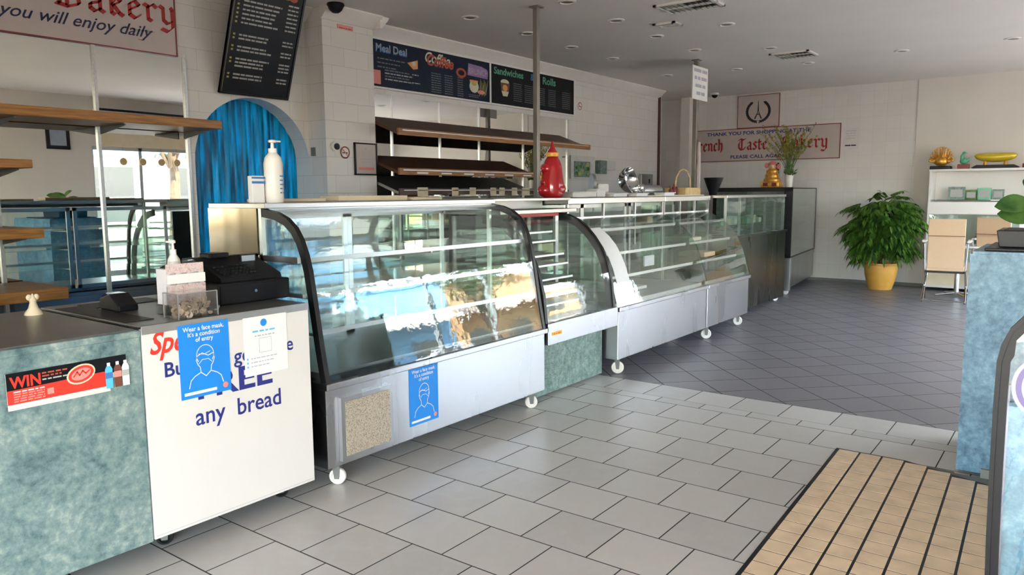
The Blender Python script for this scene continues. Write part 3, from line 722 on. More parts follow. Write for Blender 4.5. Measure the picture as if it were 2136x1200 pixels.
# ---- case 3 : two long joined curved cases
P3 = [(2.972, .575), (2.995, .66), (3.02, .76), (3.055, .87), (3.10, .97), (3.155, 1.06), (3.22, 1.13), (3.31, 1.20), (3.42, 1.255), (3.50, 1.285)]
def long_case(x0, x1, lab, doors, cast, papers=0):
    t = thing('long_display_case', ((x0+x1)/2, 3.4, 0), lab, 'display case', 'two joined long display cases')
    base_box(t, x0+.008, x1-.008, 2.955, YB, .135, .572)
    casters(t, cast, r=.052, zt=.145)
    b = MB(); b.sheet(P3, x0+.012, x1-.012, .006); b.build('curved_glass', 'glass', t, smooth=True)
    for x in (x0+.001, x1-.007):
        b = MB(); b.prism([(p[0]+.004, p[1]) for p in P3]+[(3.5, 1.4), (YB-.2, 1.4), (YB-.2, .58)], 'x', x, x+.006); b.build('end_glass', 'glassgreen', t)
    b = MB(); b.box(x0, x1, 3.45, YB, 1.405, 1.456, .004); b.build('steel_top', 'steel_top', t)
    b = MB(); b.box(x0, x1, 3.48, 3.50, 1.275, 1.292); b.build('glass_rail', 'alu', t)
    n = 3
    for i in range(n+1):
        x = x0+.006+(x1-x0-.03)*i/n
        b = MB(); b.box(x, x+.018, 3.465, 3.485, 1.0 if 0 < i < n else .58, 1.405); b.build('post', 'alu', t)
    interior(t, x0, x1, (1.18, .98, .79), (3.32, 3.20, 3.12), YB, n_doors=doors, deck='steel_dark')
    return t
long_case(5.392, 7.225, 'first long curved display case on white casters, nearer the sauce bottle', 2, [(5.50, 3.03), (7.12, 3.3), (5.5, 3.8)])
long_case(7.235, 8.42, 'second long curved display case on white casters, further from the sauce bottle', 2, [(7.36, 3.03), (8.33, 3.06), (8.33, 3.8)])
pr = offset_profile(P3, -.003)[2:8]; b = MB(); b.sheet(pr, 5.45, 5.67, -.0015)
tag(b.build('paper_notice', 'paper', smooth=True), 'long white sheet on the left end of the near long curved glass', 'notice')
for nm, x, y, z, w, d, h, mt, lab, cat in (
    ('bread_tray', 7.55, 3.25, .99, .32, .3, .04, 'cream', 'cream tray on the middle glass shelf of the far long case', 'tray'),
    ('bread_tray', 7.95, 3.25, .80, .3, .3, .05, 'tan', 'tan tray on the lower glass shelf of the far long case', 'tray'),
    ('white_box', 6.1, 3.5, 1.19, .16, .12, .09, 'offwhite', 'white box on the top glass shelf of the near long case', 'box'),
    ('white_box', 7.0, 3.5, 1.19, .12, .12, .07, 'cream', 'cream box on the top glass shelf by the case joint', 'box'),
    ('price_sign', 6.5, 3.25, .81, .2, .02, .1, 'paper', 'white price sign low inside the near long case', 'price sign'),
    ('bread_tray', 6.2, 3.25, .605, .5, .4, .03, 'offwhite', 'pale tray on the deck of the near long case', 'tray')):
    b = MB(); b.box(x-w/2, x+w/2, y, y+d, z, z+h, .006); tag(b.build(nm, mt), lab, cat)
# ---- case 4 : steel servery
t = thing('steel_servery', (9.7, 3.6, 0), 'dull steel servery counter with upright glass beyond the long display cases', 'servery counter')
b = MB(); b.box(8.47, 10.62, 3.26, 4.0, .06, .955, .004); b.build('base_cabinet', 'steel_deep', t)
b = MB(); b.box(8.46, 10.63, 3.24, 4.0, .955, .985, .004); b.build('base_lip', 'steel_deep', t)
b = MB(); b.box(8.5, 10.60, 3.28, 3.288, .985, 1.43); b.build('front_glass', 'glassgreen', t)
b = MB(); b.box(8.47, 10.62, 3.27, 4.0, 1.43, 1.46, .003); b.build('steel_top', 'steel_top', t)
for x in (8.5, 8.95, 9.4, 9.85, 10.25, 10.58):
    b = MB(); b.box(x-.012, x+.012, 3.29, 3.315, .985, 1.43); b.build('post', 'alu', t)
for z in (1.1, 1.24):
    b = MB(); b.box(8.6, 10.55, 3.4, 3.85, z-.006, z); b.build('glass_shelf', 'glassshelf', t)
casters(t, [(10.5, 3.34)], zt=.1)
for i in range(8):
    x = 8.75+i*.22; b = MB(); b.box(x, x+.1, 3.45, 3.55, 1.101, 1.101+.06+.02*(i % 3), .004)
    tag(b.build('small_jar', ['green', 'cream', 'offwhite', 'leaf'][i % 4]), ['pale', 'cream', 'white', 'dark green'][i % 4]+' small jar, %s from the left inside the glass servery' % ['first', 'second', 'third', 'fourth', 'fifth', 'sixth', 'seventh', 'eighth'][i], 'jar', 'jars in the servery')
# ---- case 5 : tall black framed cabinet
t = thing('black_framed_cabinet', (11.2, 3.36, 0), 'tall black framed glass cabinet against the far wall', 'display cabinet', rz=R(6.2))
lx, ly = 2.05, 1.15
b = MB(); b.box(.02, lx, .02, ly, .09, .54, .004); b.build('base_cabinet', 'steel_dark', t, local=True)
b = MB(); b.box(0, .1, -.004, .17, .06, .54, .004); b.build('corner_leg', 'steel', t, local=True)
b = MB()
for y0, y1, z0, z1 in ((0, ly, 1.50, 1.56), (0, ly, .54, .58), (0, .12, .54, 1.56), (ly-.055, ly, .54, 1.56)): b.box(0, .035, y0, y1, z0, z1)
b.build('front_frame', 'black', t, local=True)
b = MB(); b.box(.035, lx, 0, ly, 1.54, 1.555); b.box(lx-.03, lx, 0, .03, .54, 1.555); b.box(.035, lx, 0, .02, .54, .56); b.build('rear_frame', 'black', t, local=True)
b = MB(); b.box(.035, lx-.03, .004, .01, .56, 1.54); b.build('side_glass', 'greenpane', t, local=True)
b = MB(); b.box(.01, .016, .055, ly-.055, .58, 1.50); b.build('front_glass', 'cabglass', t, local=True)
for z in (.78, 1.02, 1.28):
    b = MB(); b.box(.06, lx-.05, .03, ly-.03, z-.008, z); s = b.build('glass_shelf', 'cabglass', t, local=True)
    b = MB(); b.box(.06, lx*.62, .022, .03, z-.012, z+.01); b.build('shelf_rail', 'alu', s, local=True)
b = MB(); b.box(.035, lx-.03, ly-.02, ly-.01, .56, 1.54); b.build('rear_panel', 'granite', t, local=True)
b = MB(); b.cyl((.05, .06, .04), (.075, .06, .04), .04, n=18); b.box(.045, .08, .04, .08, .06, .10); b.build('caster_wheel', 'bottlewhite', t, smooth=True, local=True)

# ============================================================ LEFT COUNTERS
t = thing('marble_counter', (.7, 3.4, 0), 'blue green marble laminate counter with steel top at left edge', 'counter')
b = MB(); b.box(-.35, 1.482, 2.955, 3.87, .095, .945); b.build('counter_body', 'marble', t)
b = MB(); b.box(-.36, 1.484, 2.950, 3.88, .945, .972, .003); b.build('counter_edge', 'marble', t)
b = MB(); b.box(-.34, 1.47, 2.975, 3.875, .972, .977); b.build('steel_top', 'steel_dark', t)
casters(t, [(1.1, 3.07), (.2, 3.07)], mat='black', r=.036, zt=.095)
t = thing('white_counter', (1.9, 3.4, 0), 'white counter unit with red and blue bread lettering', 'counter')
b = MB(); b.box(1.488, 2.298, 2.95, 2.972, .10, .984, .002); fp = b.build('front_panel', 'white', t)
pl = Plane((0, 2.95, 0), (1, 0, 0), (0, 0, 1))
pl.text('brightred', 'Special', 1.512, .868, .125, .001, shear=.35, bold=.022, sx=.82)
pl.text('navy', 'Buy', 1.567, .765, .085, .001, bold=.018)
pl.text('navy', 'get', 1.888, .765, .092, .001, bold=.014, sx=1.0); pl.text('navy', 'one', 2.07, .775, .092, .001, bold=.014, sx=.95)
pl.text('navy', 'FREE', 1.70, .642, .145, .001, bold=.024, sx=1.27)
pl.text('navy', 'any  bread', 1.692, .530, .108, .001, bold=.012, sx=.95)
pl.rect('greyink', 1.495, .112, 2.29, .114, .0006)
pl.emit(fp, 'lettering')
b = MB(); b.box(1.488, 2.298, 2.9485, 2.9505, .952, .986); b.build('top_strip', 'alu', t)
b = MB(); b.box(1.49, 2.296, 2.972, 3.87, .10, .972); b.build('counter_body', 'blackplastic', t)
b = MB(); b.box(1.488, 2.298, 2.952, 3.875, .972, .984, .002); b.build('steel_top', 'steel_dark', t)
casters(t, [(1.60, 3.09), (2.22, 3.12)], mat='black', r=.036, zt=.10)
po = poster_sheet('blue_poster', 1.635, .652, 1.867, .967, 2.9484, 'blue', 'blue face mask poster taped over the lettering of the white counter')
mask_poster(Plane((0, 2.9472, 0), (1, 0, 0), (0, 0, 1)), 1.635, .652, 1.867, .967, po, .0003)
po = poster_sheet('check_in_sheet', 1.94, .69, 2.168, .957, 2.9484, 'paper', 'white check in sheet with blue round emblem on the white counter', 'notice')
pl = Plane((0, 2.9472, -.009), (1, 0, 0), (0, 0, 1))
pl.disc('blue', 2.045, .935, .017, .017, .0004)
pl.words('skyblue', 1.985, 2.11, .895, .014, .0004); pl.words('greyink', 1.995, 2.10, .875, .010, .0004)
for k, z in enumerate((.775, .757, .739)): pl.disc('skyblue', 1.955, z+.003, .005, .005, .0004); pl.words('greyink', 1.972, 2.11-.02*k, z, .008, .0004)
pl.line('greyink', [(2.018, .80), (2.082, .80), (2.082, .865), (2.018, .865)], .0022, .0004, closed=True)
pl.emit(po, 'print')
# drinks banner on the marble counter
t2 = thing('drinks_banner', (1.22, 2.95, .83), 'black and red prize banner with three drink bottles on the marble counter', 'banner')
pl = Plane((0, 2.9535, 0), (1, 0, 0), (0, 0, 1))
bx0, bx1, bz0, bz1 = 1.005, 1.43, .755, .888
b = MB(); b.box(bx0, bx1-.075, 2.9525, 2.9545, bz0, bz1-.002); b.box(bx1-.075, bx1-.01, 2.9525, 2.9545, bz0+.05, bz1-.002); b.build('banner_sheet', 'offwhite', t2)
pl.rect('menu', bx0, .825, bx1-.01, bz1, .002)
pl.poly('brightred', [(bx0, .776), (bx1-.075, .776), (bx1-.075, .835), (bx0, .826)], .0022)
pl.text('brightred', 'WIN', bx0+.012, .834, .056, .003, bold=.03, sx=.86)
rr = random.Random(3)
pl.words('mred', bx0+.115, bx0+.20, .868, .010, .003, rr); pl.words('mred', bx0+.115, bx0+.18, .857, .010, .003, rr); pl.words('chalk', bx0+.115, bx0+.20, .845, .009, .003, rr)
for k in range(5): pl.words('pinkred' if k else 'paper', bx0+.02, bx0+.12, .817-.0085*k, .008, .003, rr)
pl.rect('pinkred', bx0+.128, .79, bx0+.15, .812, .003)
pl.disc('mcream', 1.252, .842, .052, .036, .003, rot=.25); pl.disc('brightred', 1.252, .842, .046, .030, .0034, rot=.25); pl.disc('pinkred', 1.252, .842, .036, .021, .0038, rot=.25)
pl.line('brightred', [(1.225, .835), (1.238, .852), (1.246, .838), (1.258, .854), (1.268, .842), (1.282, .852)], .005, .0042)
for k, (bx, c1, c2) in enumerate(((1.352, 'chalk', 'skyblue'), (1.385, 'brown', 'brown'), (1.415, 'paper', 'paper'))):
    pl.poly(c2, [(bx-.013, .766), (bx+.013, .766), (bx+.014, .84), (bx+.008, .853), (bx-.008, .853), (bx-.014, .84)], .004+.0002*k)
    pl.rect('pinkred' if k == 1 else ('mblue' if k == 0 else 'chalk'), bx-.0135, .805, bx+.0135, .828, .0046+.0002*k)
    pl.rect('paper', bx-.006, .853, bx+.006, .866, .0046)
pl.emit(t2, 'print')

# ---- things on the left counters
def reg():
    t = thing('cash_box', (2.18, 3.4, .984), 'black cash drawer on the white counter beneath the receipt printer', 'cash drawer')
    b = MB(); b.box(1.985, 2.385, 3.2, 3.6, .984, 1.085, .006); b.build('drawer_body', 'blackplastic', t)
    b = MB(); b.box(1.995, 2.375, 3.194, 3.2, .992, 1.075, .002); f = b.build('drawer_front', 'blackplastic', t)
    b = MB(); b.cyl((2.18, 3.194, 1.04), (2.18, 3.188, 1.04), .008, n=12); b.build('drawer_lock', 'chrome', f, smooth=True)
    t = thing('cash_register', (2.2, 3.4, 1.086), 'black cash register with small grey display on the cash drawer', 'cash register')
    b = MB(); b.prism([(3.24, 1.086), (3.58, 1.086), (3.58, 1.19), (3.47, 1.195), (3.40, 1.165), (3.25, 1.112)], 'x', 2.03, 2.37); b.build('register_body', 'blackplastic', t, bevel=.004)
    b = MB(); 
    for i in range(9):
        for j in range(4):
            x = 2.06+i*.021; y = 3.27+j*.028; z = 1.116+j*.010
            b.box(x, x+.016, y, y+.02, z, z+.01)
    b.build('keypad', 'black', t)
    b = MB(); b.box(2.245, 2.335, 3.405, 3.42, 1.150, 1.20); b.xform(Matrix.Identity(4)); d = b.build('display_housing', 'blackplastic', t)
    b = MB(); b.box(2.252, 2.328, 3.402, 3.405, 1.156, 1.195); b.build('screen', 'led', d)
    b = MB(); b.box(2.09, 2.20, 3.43, 3.52, 1.19, 1.215, .006); b.build('printer_lid', 'myellow' if False else 'blackplastic', t)
    t = thing('receipt_printer', (1.99, 3.55, .984), 'rounded black receipt printer left of the cash drawer', 'printer')
    b = MB(); b.box(1.915, 1.975, 3.42, 3.6, .984, 1.16, .02); b.build('printer_body', 'blackplastic', t, smooth=True)
    b = MB(); b.box(1.93, 1.965, 3.416, 3.42, 1.05, 1.058); b.build('paper_slot', 'alu', t)
    b = MB(); b.tube([(1.98, 3.19, .989), (1.93, 3.12, .989), (1.90, 3.10, .989), (1.885, 3.13, .989), (1.90, 3.2, .989)], .004, 6)
    tag(b.build('power_cord', 'chalk', smooth=True), 'thin grey cord on the counter beside the coin box', 'cord')
reg()
t = thing('coin_box', (1.745, 3.05, .984), 'clear acrylic donation box full of coins on the white counter', 'donation box')
x0, x1, y0, y1, z0, z1 = 1.665, 1.845, 2.985, 3.10, .985, 1.092
b = MB(); w = .003
b.box(x0, x1, y0, y0+w, z0, z1); b.box(x0, x1, y1-w, y1, z0, z1); b.box(x0, x0+w, y0, y1, z0, z1); b.box(x1-w, x1, y0, y1, z0, z1); b.box(x0, x1, y0, y1, z1-w, z1); b.box(x0, x1, y0, y1, z0, z0+w)
b.build('acrylic_shell', 'acrylic', t)
b = MB(); e_ = .002
for (a, c) in ((x0, y0), (x1, y0), (x0, y1), (x1, y1)): b.box(a-e_, a+e_, c-e_, c+e_, z0, z1)
b.box(x0, x1, y0-e_, y0+e_, z1-e_, z1+e_); b.box(x0-e_, x0+e_, y0, y1, z1-e_, z1+e_); b.build('polished_edges', 'alu', t)
M['coin'] = pmat('coin metal', (.62, .48, .36), .4, .6, vary=.3, scale=40)
b = MB(); rr = random.Random(5)
for i in range(150):
    x = rr.uniform(x0+.02, x1-.02); y = rr.uniform(y0+.02, y1-.02); hmax = .045+.02*(x-x0)/(x1-x0)
    z = z0+.008+rr.random()*hmax; q = Matrix.Translation((x, y, z)) @ Matrix.Rotation(rr.uniform(-1.2, 1.2), 4, 'X') @ Matrix.Rotation(rr.uniform(-1.2, 1.2), 4, 'Y')
    s0 = len(b.v); r_ = rr.choice((.010, .012, .014)); b.cyl((0, 0, -.001), (0, 0, .001), r_, n=12); b.xform(q, s0)
o = b.build('coins', 'coin', t); o['kind'] = 'stuff'; 
t = thing('brochure_rack', (1.78, 3.2, .984), 'clear rack of pink printed cards standing behind the coin box', 'brochure rack')
b = MB(); b.box(1.70, 1.885, 3.22, 3.226, .984, 1.21); b.box(1.70, 1.885, 3.12, 3.22, .984, 1.02); b.box(1.70, 1.885, 3.13, 3.134, 1.02, 1.11); b.build('acrylic_stand', 'acrylic', t)
b = MB(); rr = random.Random(9)
for i in range(7):
    x = 1.702+i*.026; b.box(x, x+.024, 3.14+.01*(i % 2), 3.215, 1.03, 1.17+.03*rr.random(), .001)
b.build('cards', 'lilacpaper', t)
b = MB(); b.box(1.705, 1.88, 3.126, 3.130, 1.12, 1.16); b.build('label_strip', 'paper', t)
M['floral'] = marble_mat('patterned card', [(.30, .14, .10), (.60, .42, .40), (.72, .62, .58), (.25, .22, .30)], 60, .6)
b = MB(); b.box(1.705, 1.88, 3.128, 3.131, 1.03, 1.115); b.box(1.705, 1.88, 3.138, 3.140, 1.165, 1.205); b.build('printed_cards', 'floral', t)
def pump(name, c, r, h, lab, cat, neck=.0, s=1., side=1):
    t = thing(name, c, lab, cat)
    x, y, z = c
    b = MB(); b.lathe([(r*.92, 0), (r, .01), (r, h*.62), (r*.86, h*.72), (r*.5, h*.78), (r*.42, h*.80)], c, 28); b.build('bottle', 'bottlewhite', t, smooth=True)
    b = MB(); b.lathe([(r*.45, h*.80), (r*.45, h*.86), (r*.2, h*.865), (r*.16, h*.95), (r*.4, h*.955), (r*.42, h*.985), (r*.25, h)], c, 20)
    b.box(x-r*1.0*side, x+r*.3, y-.006, y+.006, z+h*.965, z+h*.99) if side > 0 else b.box(x-r*.3, x+r*1.0, y-.006, y+.006, z+h*.965, z+h*.99)
    b.build('pump_head', 'bottlewhite', t, smooth=True)
    return t
pump('pump_bottle', (1.845, 3.32, .984), .03, .315, 'cream hand sanitiser pump bottle behind the brochure rack', 'pump bottle')
t = pump('pump_bottle', (2.535, 3.50, 1.458), .050, .335, 'large white sanitiser pump bottle on the big display case', 'pump bottle', side=-1)
pl = Plane((2.535, 3.4492, 1.458), (1, 0, 0), (0, 0, 1))
for k in range(5): pl.words('mblue', .0, .028, .05+.022*k, .012, .0016)
pl.emit(t, 'label_print')
t = thing('card_holder', (2.44, 3.52, 1.458), 'white leaning card holder left of the large pump bottle', 'card holder')
b = MB(); b.box(2.40, 2.475, 3.50, 3.54, 1.458, 1.60, .003); b.build('cards', 'paper', t)
b = MB(); b.box(2.398, 2.478, 3.495, 3.499, 1.56, 1.572); b.box(2.398, 2.478, 3.495, 3.499, 1.585, 1.595); b.build('blue_band', 'mblue', t)
t = thing('payment_terminal', (1.68, 3.5, .984), 'small black payment terminal on the steel counter top', 'card terminal')
b = MB(); b.prism([(3.42, .984), (3.60, .984), (3.60, 1.035), (3.50, 1.06), (3.42, 1.01)], 'x', 1.63, 1.72); b.build('terminal_body', 'blackplastic', t, bevel=.006)
b = MB(); b.box(1.645, 1.705, 3.50, 3.56, 1.055, 1.06); b.build('screen', 'led', t)
t = thing('dark_tray', (1.62, 3.5, .984), 'flat black counter mat beside the payment terminal', 'mat')
b = MB(); b.box(1.50, 1.62, 3.1, 3.75, .984, .987); b.box(1.62, 1.95, 3.62, 3.8, .984, .987); b.build('rubber_sheet', 'black', t)
# figurine on the marble counter
t = thing('white_figurine', (1.40, 3.72, .977), 'small cream flared figurine on the marble counter top', 'figurine')
b = MB(); b.lathe([(.038, 0), (.036, .008), (.020, .03), (.013, .055), (.016, .065), (.011, .075), (.004, .09), (0, .095)], (1.40, 3.72, .977), 20); b.build('flared_body', 'cream', t, smooth=True)
b = MB(); b.ell((1.385, 3.72, 1.055), (.012, .008, .014)); b.ell((1.415, 3.72, 1.055), (.012, .008, .014)); b.build('ears', 'cream', t, smooth=True)
# ============================================================ POLES
for x, lab in ((5.93, 'thick painted steel pole rising behind the sauce bottle'), (9.55, 'painted steel pole carrying the small hanging notice')):
    t = thing('ceiling_pole', (x, 4.15, 0), lab, 'pole', 'steel poles between counter and ceiling')
    b = MB(); w = .024 if x < 7 else .028; b.box(x-w, x+w, 4.15-w, 4.15+w, .01, ZC-.001, .004); b.build('pole_tube', 'pole', t)
    b = MB(); b.box(x-.06, x+.06, 4.09, 4.21, 0, .01); b.build('foot_plate', 'pole', t)
    b = MB(); b.box(x-.05, x+.05, 4.10, 4.20, ZC-.012, ZC-.001); b.build('head_plate', 'pole', t)
# notice hanging on far pole, faces the door
t = thing('hanging_notice', (9.55, 4.1, 2.9), 'white handwritten style notice fixed to the far pole', 'sign')
b = MB(); b.box(9.34, 9.82, 4.105, 4.118, 2.69, 3.11); b.build('notice_board', 'paper', t)
pl = Plane((9.34, 4.105, 2.69), (1, 0, 0), (0, 0, 1)); rr = random.Random(2)
for k, (a, c) in enumerate(((.03, .45), (.05, .44), (.08, .40), (.12, .38))): pl.words('greyink', a, c, .345-.095*k, .075, .002, rr, .35)
pl.emit(t, 'lettering')
t = thing('paper_bag_strip', (9.56, 4.0, 1.6), 'pinkish twisted paper strip hanging down the far pole', 'paper strip')
b = MB(); b.tube([(9.57, 4.10, 2.15), (9.56, 4.10, 2.0), (9.575, 4.10, 1.9), (9.56, 4.10, 1.8), (9.565, 4.10, 1.52)], [.02, .03, .025, .035, .03], 8); b.build('paper', 'signboard', t, smooth=True)

# ============================================================ SAUCE BOTTLE
cx, cy, cz = 5.255, 3.52, 1.462
t = thing('sauce_bottle', (cx, cy, cz), 'giant glossy red squeeze bottle with yellow collar on the narrow case', 'sauce bottle')
b = MB(); b.lathe([(.070, 0), (.088, .010), (.096, .04), (.098, .085), (.092, .14), (.084, .19), (.080, .235), (.074, .27), (.062, .30), (.050, .32), (.042, .333)], (cx, cy, cz), 40)
b.ell((cx-.050, cy+.030, cz+.060), (.070, .070, .058)); b.ell((cx-.062, cy+.035, cz+.125), (.038, .038, .030)); b.ell((cx-.034, cy+.022, cz+.235), (.062, .062, .050)); b.ell((cx+.012, cy-.010, cz+.07), (.098, .098, .07))
b.build('bottle_body', 'sauce', t, smooth=True, angle=60)
b = MB(); b.lathe([(.048, .333), (.052, .337), (.052, .362), (.046, .367)], (cx, cy, cz), 32); b.build('collar', 'collar', t, smooth=True)
b = MB(); b.lathe([(.040, .367), (.036, .38), (.022, .40), (.011, .44), (.008, .46), (0, .462)], (cx, cy, cz), 28); b.build('nozzle', 'sauce', t, smooth=True)

# ============================================================ THINGS ON THE CASE TOPS
ZT = 1.459
def simple(nm, mb, mt, lab, cat, group=None, smooth=False, bevel=0.): return tag(mb.build(nm, mt, smooth=smooth, bevel=bevel), lab, cat, group)
for nm, x0, x1, y0, h, mt, lab in (
    ('white_tray', 5.62, 6.02, 3.55, .05, 'offwhite', 'white tray at the left end of the long case tops'),
    ('white_tray', 6.05, 6.20, 3.56, .075, 'offwhite', 'taller white tray beside the grey slicer'),
    ('white_tray', 6.36, 6.62, 3.56, .035, 'paper', 'flat white tray in front of the grey slicer'),
    ('white_tray', 6.74, 6.98, 3.52, .035, 'paper', 'white tray in front of the shiny bowl'),
    ('white_tray', 7.32, 7.56, 3.50, .04, 'paper', 'white tray right of the shiny bowl')):
    b = MB(); b.box(x0, x1, y0, y0+.12, ZT, ZT+h, .006); b.box(x0-.01, x1+.01, y0-.01, y0+.13, ZT+h-.008, ZT+h, .002)
    simple(nm, b, mt, lab, 'tray', 'white trays on the case tops')
for i, (x0, x1) in enumerate(((2.62, 3.05), (3.15, 3.75), (3.8, 4.1))):
    b = MB(); b.box(x0, x1, 3.70, 3.88, ZT, ZT+.018+.014*(i == 1), .004)
    simple('cake_board', b, 'cream', ['cream cake board left of centre on the big case top', 'longest cream cake board on the big case top', 'short cream cake board near the far end of the big case top'][i], 'cake board', 'cake boards on the big case')
t = thing('meat_slicer', (6.42, 3.74, ZT), 'grey slicer with upright round blade on the long case', 'slicer')
b = MB(); b.cyl((6.34, 3.80, ZT+.12), (6.36, 3.78, ZT+.12), .105, n=36); b.build('round_blade', 'steel', t, smooth=True)
b = MB(); b.box(6.28, 6.66, 3.72, 3.9, ZT, ZT+.04, .006); b.box(6.42, 6.62, 3.76, 3.86, ZT+.04, ZT+.13, .015); b.build('slicer_body', 'offwhite', t)
t = thing('colander', (6.98, 3.75, ZT), 'shiny dented steel bowl standing on its side', 'bowl')
b = MB(); s0 = 0; b.lathe([(.02, 0), (.07, .01), (.11, .045), (.135, .10), (.14, .13), (.132, .13), (.125, .10), (.10, .05), (.06, .02), (.0, .012)], (0, 0, 0), 30)
b.xform(Matrix.Translation((6.98, 3.83, ZT+.137)) @ Matrix.Rotation(R(75), 4, 'X')); b.build('steel_bowl', 'chrome', t, smooth=True)
b = MB(); b.tube([(7.02, 3.60, ZT+.02), (7.10, 3.62, ZT+.10), (7.14, 3.66, ZT+.12)], .012, 8); b.ell((7.06, 3.64, ZT+.09), (.05, .03, .035)); b.build('metal_handle', 'chrome', t, smooth=True)
t = thing('grey_roll', (7.45, 3.8, ZT), 'grey roll of wrapping film lying on the case top', 'film roll')
b = MB(); b.cyl((7.28, 3.84, ZT+.06), (7.78, 3.80, ZT+.06), .06, n=24); b.build('film', 'alu', t, smooth=True)
b = MB(); b.cyl((7.27, 3.841, ZT+.06), (7.79, 3.799, ZT+.06), .02, n=14); b.build('roll_core', 'cream', t, smooth=True)
for i, (x, h, mt) in enumerate(((7.72, .11, 'brown'), (7.80, .14, 'redwood'), (7.87, .10, 'brown'))):
    b = MB(); b.lathe([(.022, 0), (.024, h*.6), (.012, h*.75), (.012, h)], (x, 3.62, ZT), 14)
    simple('sauce_jar', b, mt, ['small brown bottle left of the cane basket', 'tallest small dark red bottle left of the cane basket', 'small brown bottle touching the cane basket'][i], 'bottle', 'little bottles by the basket', True)
t = thing('cane_basket', (8.1, 3.66, ZT), 'pale cane basket with tall arched handle', 'basket')
b = MB(); x0, x1, y0, y1 = 7.93, 8.36, 3.55, 3.79
b.prism([(x0+.02, ZT), (x1-.02, ZT), (x1, ZT+.09), (x0, ZT+.09)], 'y', y0, y0+.012); b.prism([(x0+.02, ZT), (x1-.02, ZT), (x1, ZT+.09), (x0, ZT+.09)], 'y', y1-.012, y1)
b.box(x0, x0+.015, y0, y1, ZT, ZT+.09); b.box(x1-.015, x1, y0, y1, ZT, ZT+.09); b.box(x0+.02, x1-.02, y0, y1, ZT, ZT+.01); b.build('woven_tray', 'bamboo', t)
b = MB(); b.tube([(x0+.01, 3.67, ZT+.08), (x0+.03, 3.67, ZT+.2), (x0+.12, 3.67, ZT+.28), ((x0+x1)/2, 3.67, ZT+.30), (x1-.12, 3.67, ZT+.28), (x1-.03, 3.67, ZT+.2), (x1-.01, 3.67, ZT+.08)], .008, 8); b.build('arched_handle', 'bamboo', t, smooth=True)
b = MB(); b.box(7.0, 8.418, 3.53, 3.545, ZT, ZT+.012); simple('timber_strip', b, 'cream', 'pale strip along the front of the far case top', 'strip')
t = thing('black_funnel_lamp', (9.15, 3.72, 1.461), 'black cone shaped container on the servery top', 'container')
b = MB(); b.lathe([(.045, 0), (.05, .01), (.05, .03), (.075, .09), (.115, .20), (.12, .215), (.11, .215), (.06, .10), (0, .09)], (9.15, 3.72, 1.461), 28); b.build('cone_body', 'blackplastic', t, smooth=True)
# small wall cabinet / picture beside the mirror end
t = thing('green_picture', (9.5, 5.85, 1.9), 'grey framed green picture past the end of the bread rack', 'picture')
b = MB(); b.box(9.22, 9.88, 5.86, 5.882, 1.70, 2.03); b.build('frame', 'pvc', t)
b = MB(); b.box(9.30, 9.74, 5.855, 5.86, 1.725, 1.95); b.build('green_print', M['granite'], t)
pl = Plane((9.30, 5.855, 1.725), (1, 0, 0), (0, 0, 1)); rr = random.Random(4)
for i in range(26): pl.disc(['leaf', 'myellow', 'mgreen'][i % 3], rr.uniform(.04, .40), rr.uniform(.03, .19), rr.uniform(.02, .05), rr.uniform(.015, .035), .001+.0001*i, 10)
pl.emit(t, 'print')
t = thing('wall_dispenser', (10.15, 5.85, 1.9), 'small dark green and white wall dispenser right of the green picture', 'dispenser')
b = MB(); b.box(9.95, 10.14, 5.80, 5.895, 1.78, 1.98, .008); b.build('green_box', 'granite', t); b = MB(); b.box(10.15, 10.42, 5.81, 5.895, 1.84, 1.98, .008); b.build('white_box', 'pvc', t)
t = thing('wall_switch_box', (11.5, 5.88, 1.7), 'grey steel switch box low on the menu wall near the corner', 'switch box')
b = MB(); b.box(11.35, 11.75, 5.84, 5.895, 1.55, 1.80, .006); b.build('box', 'steel_dark', t); b = MB(); b.box(11.60, 11.63, 5.83, 5.84, 1.65, 1.72); b.build('lever', 'black', t)

# ============================================================ SIGNS ON THE SERVICE WALL
t = thing('bakery_sign', (2.0, 5.88, 2.82), 'white sign with red blackletter over the left mirror', 'sign')
b = MB(); b.box(-.3, 3.395, 5.868, 5.896, 2.604, 3.085); b.build('sign_board', 'signboard', t)
b = MB(); b.box(-.31, 3.40, 5.864, 5.897, 2.597, 2.606); b.box(3.388, 3.400, 5.864, 5.897, 2.597, 3.085); b.build('red_edge', 'maroon', t)
pl = Plane((0, 5.868, 0), (1, 0, 0), (0, 0, 1))
blackletter(pl, 'red', 'te', 1.94, 2.885, .125, .002, .24, 1.15)
blackletter(pl, 'red', 'Bakery', 2.50, 2.84, .125, .002, .26, 1.55)
pl.text('signink', 'you will enjoy daily', 2.145, 2.71, .12, .002, shear=.4, sx=1.12, bold=.008)
pl.line('maroon', [(3.085, 2.685), (3.13, 2.685)], .004, .002)
pl.words('chalk', 3.0, 3.22, 2.752, .018, .002)
pl.emit(t, 'lettering')
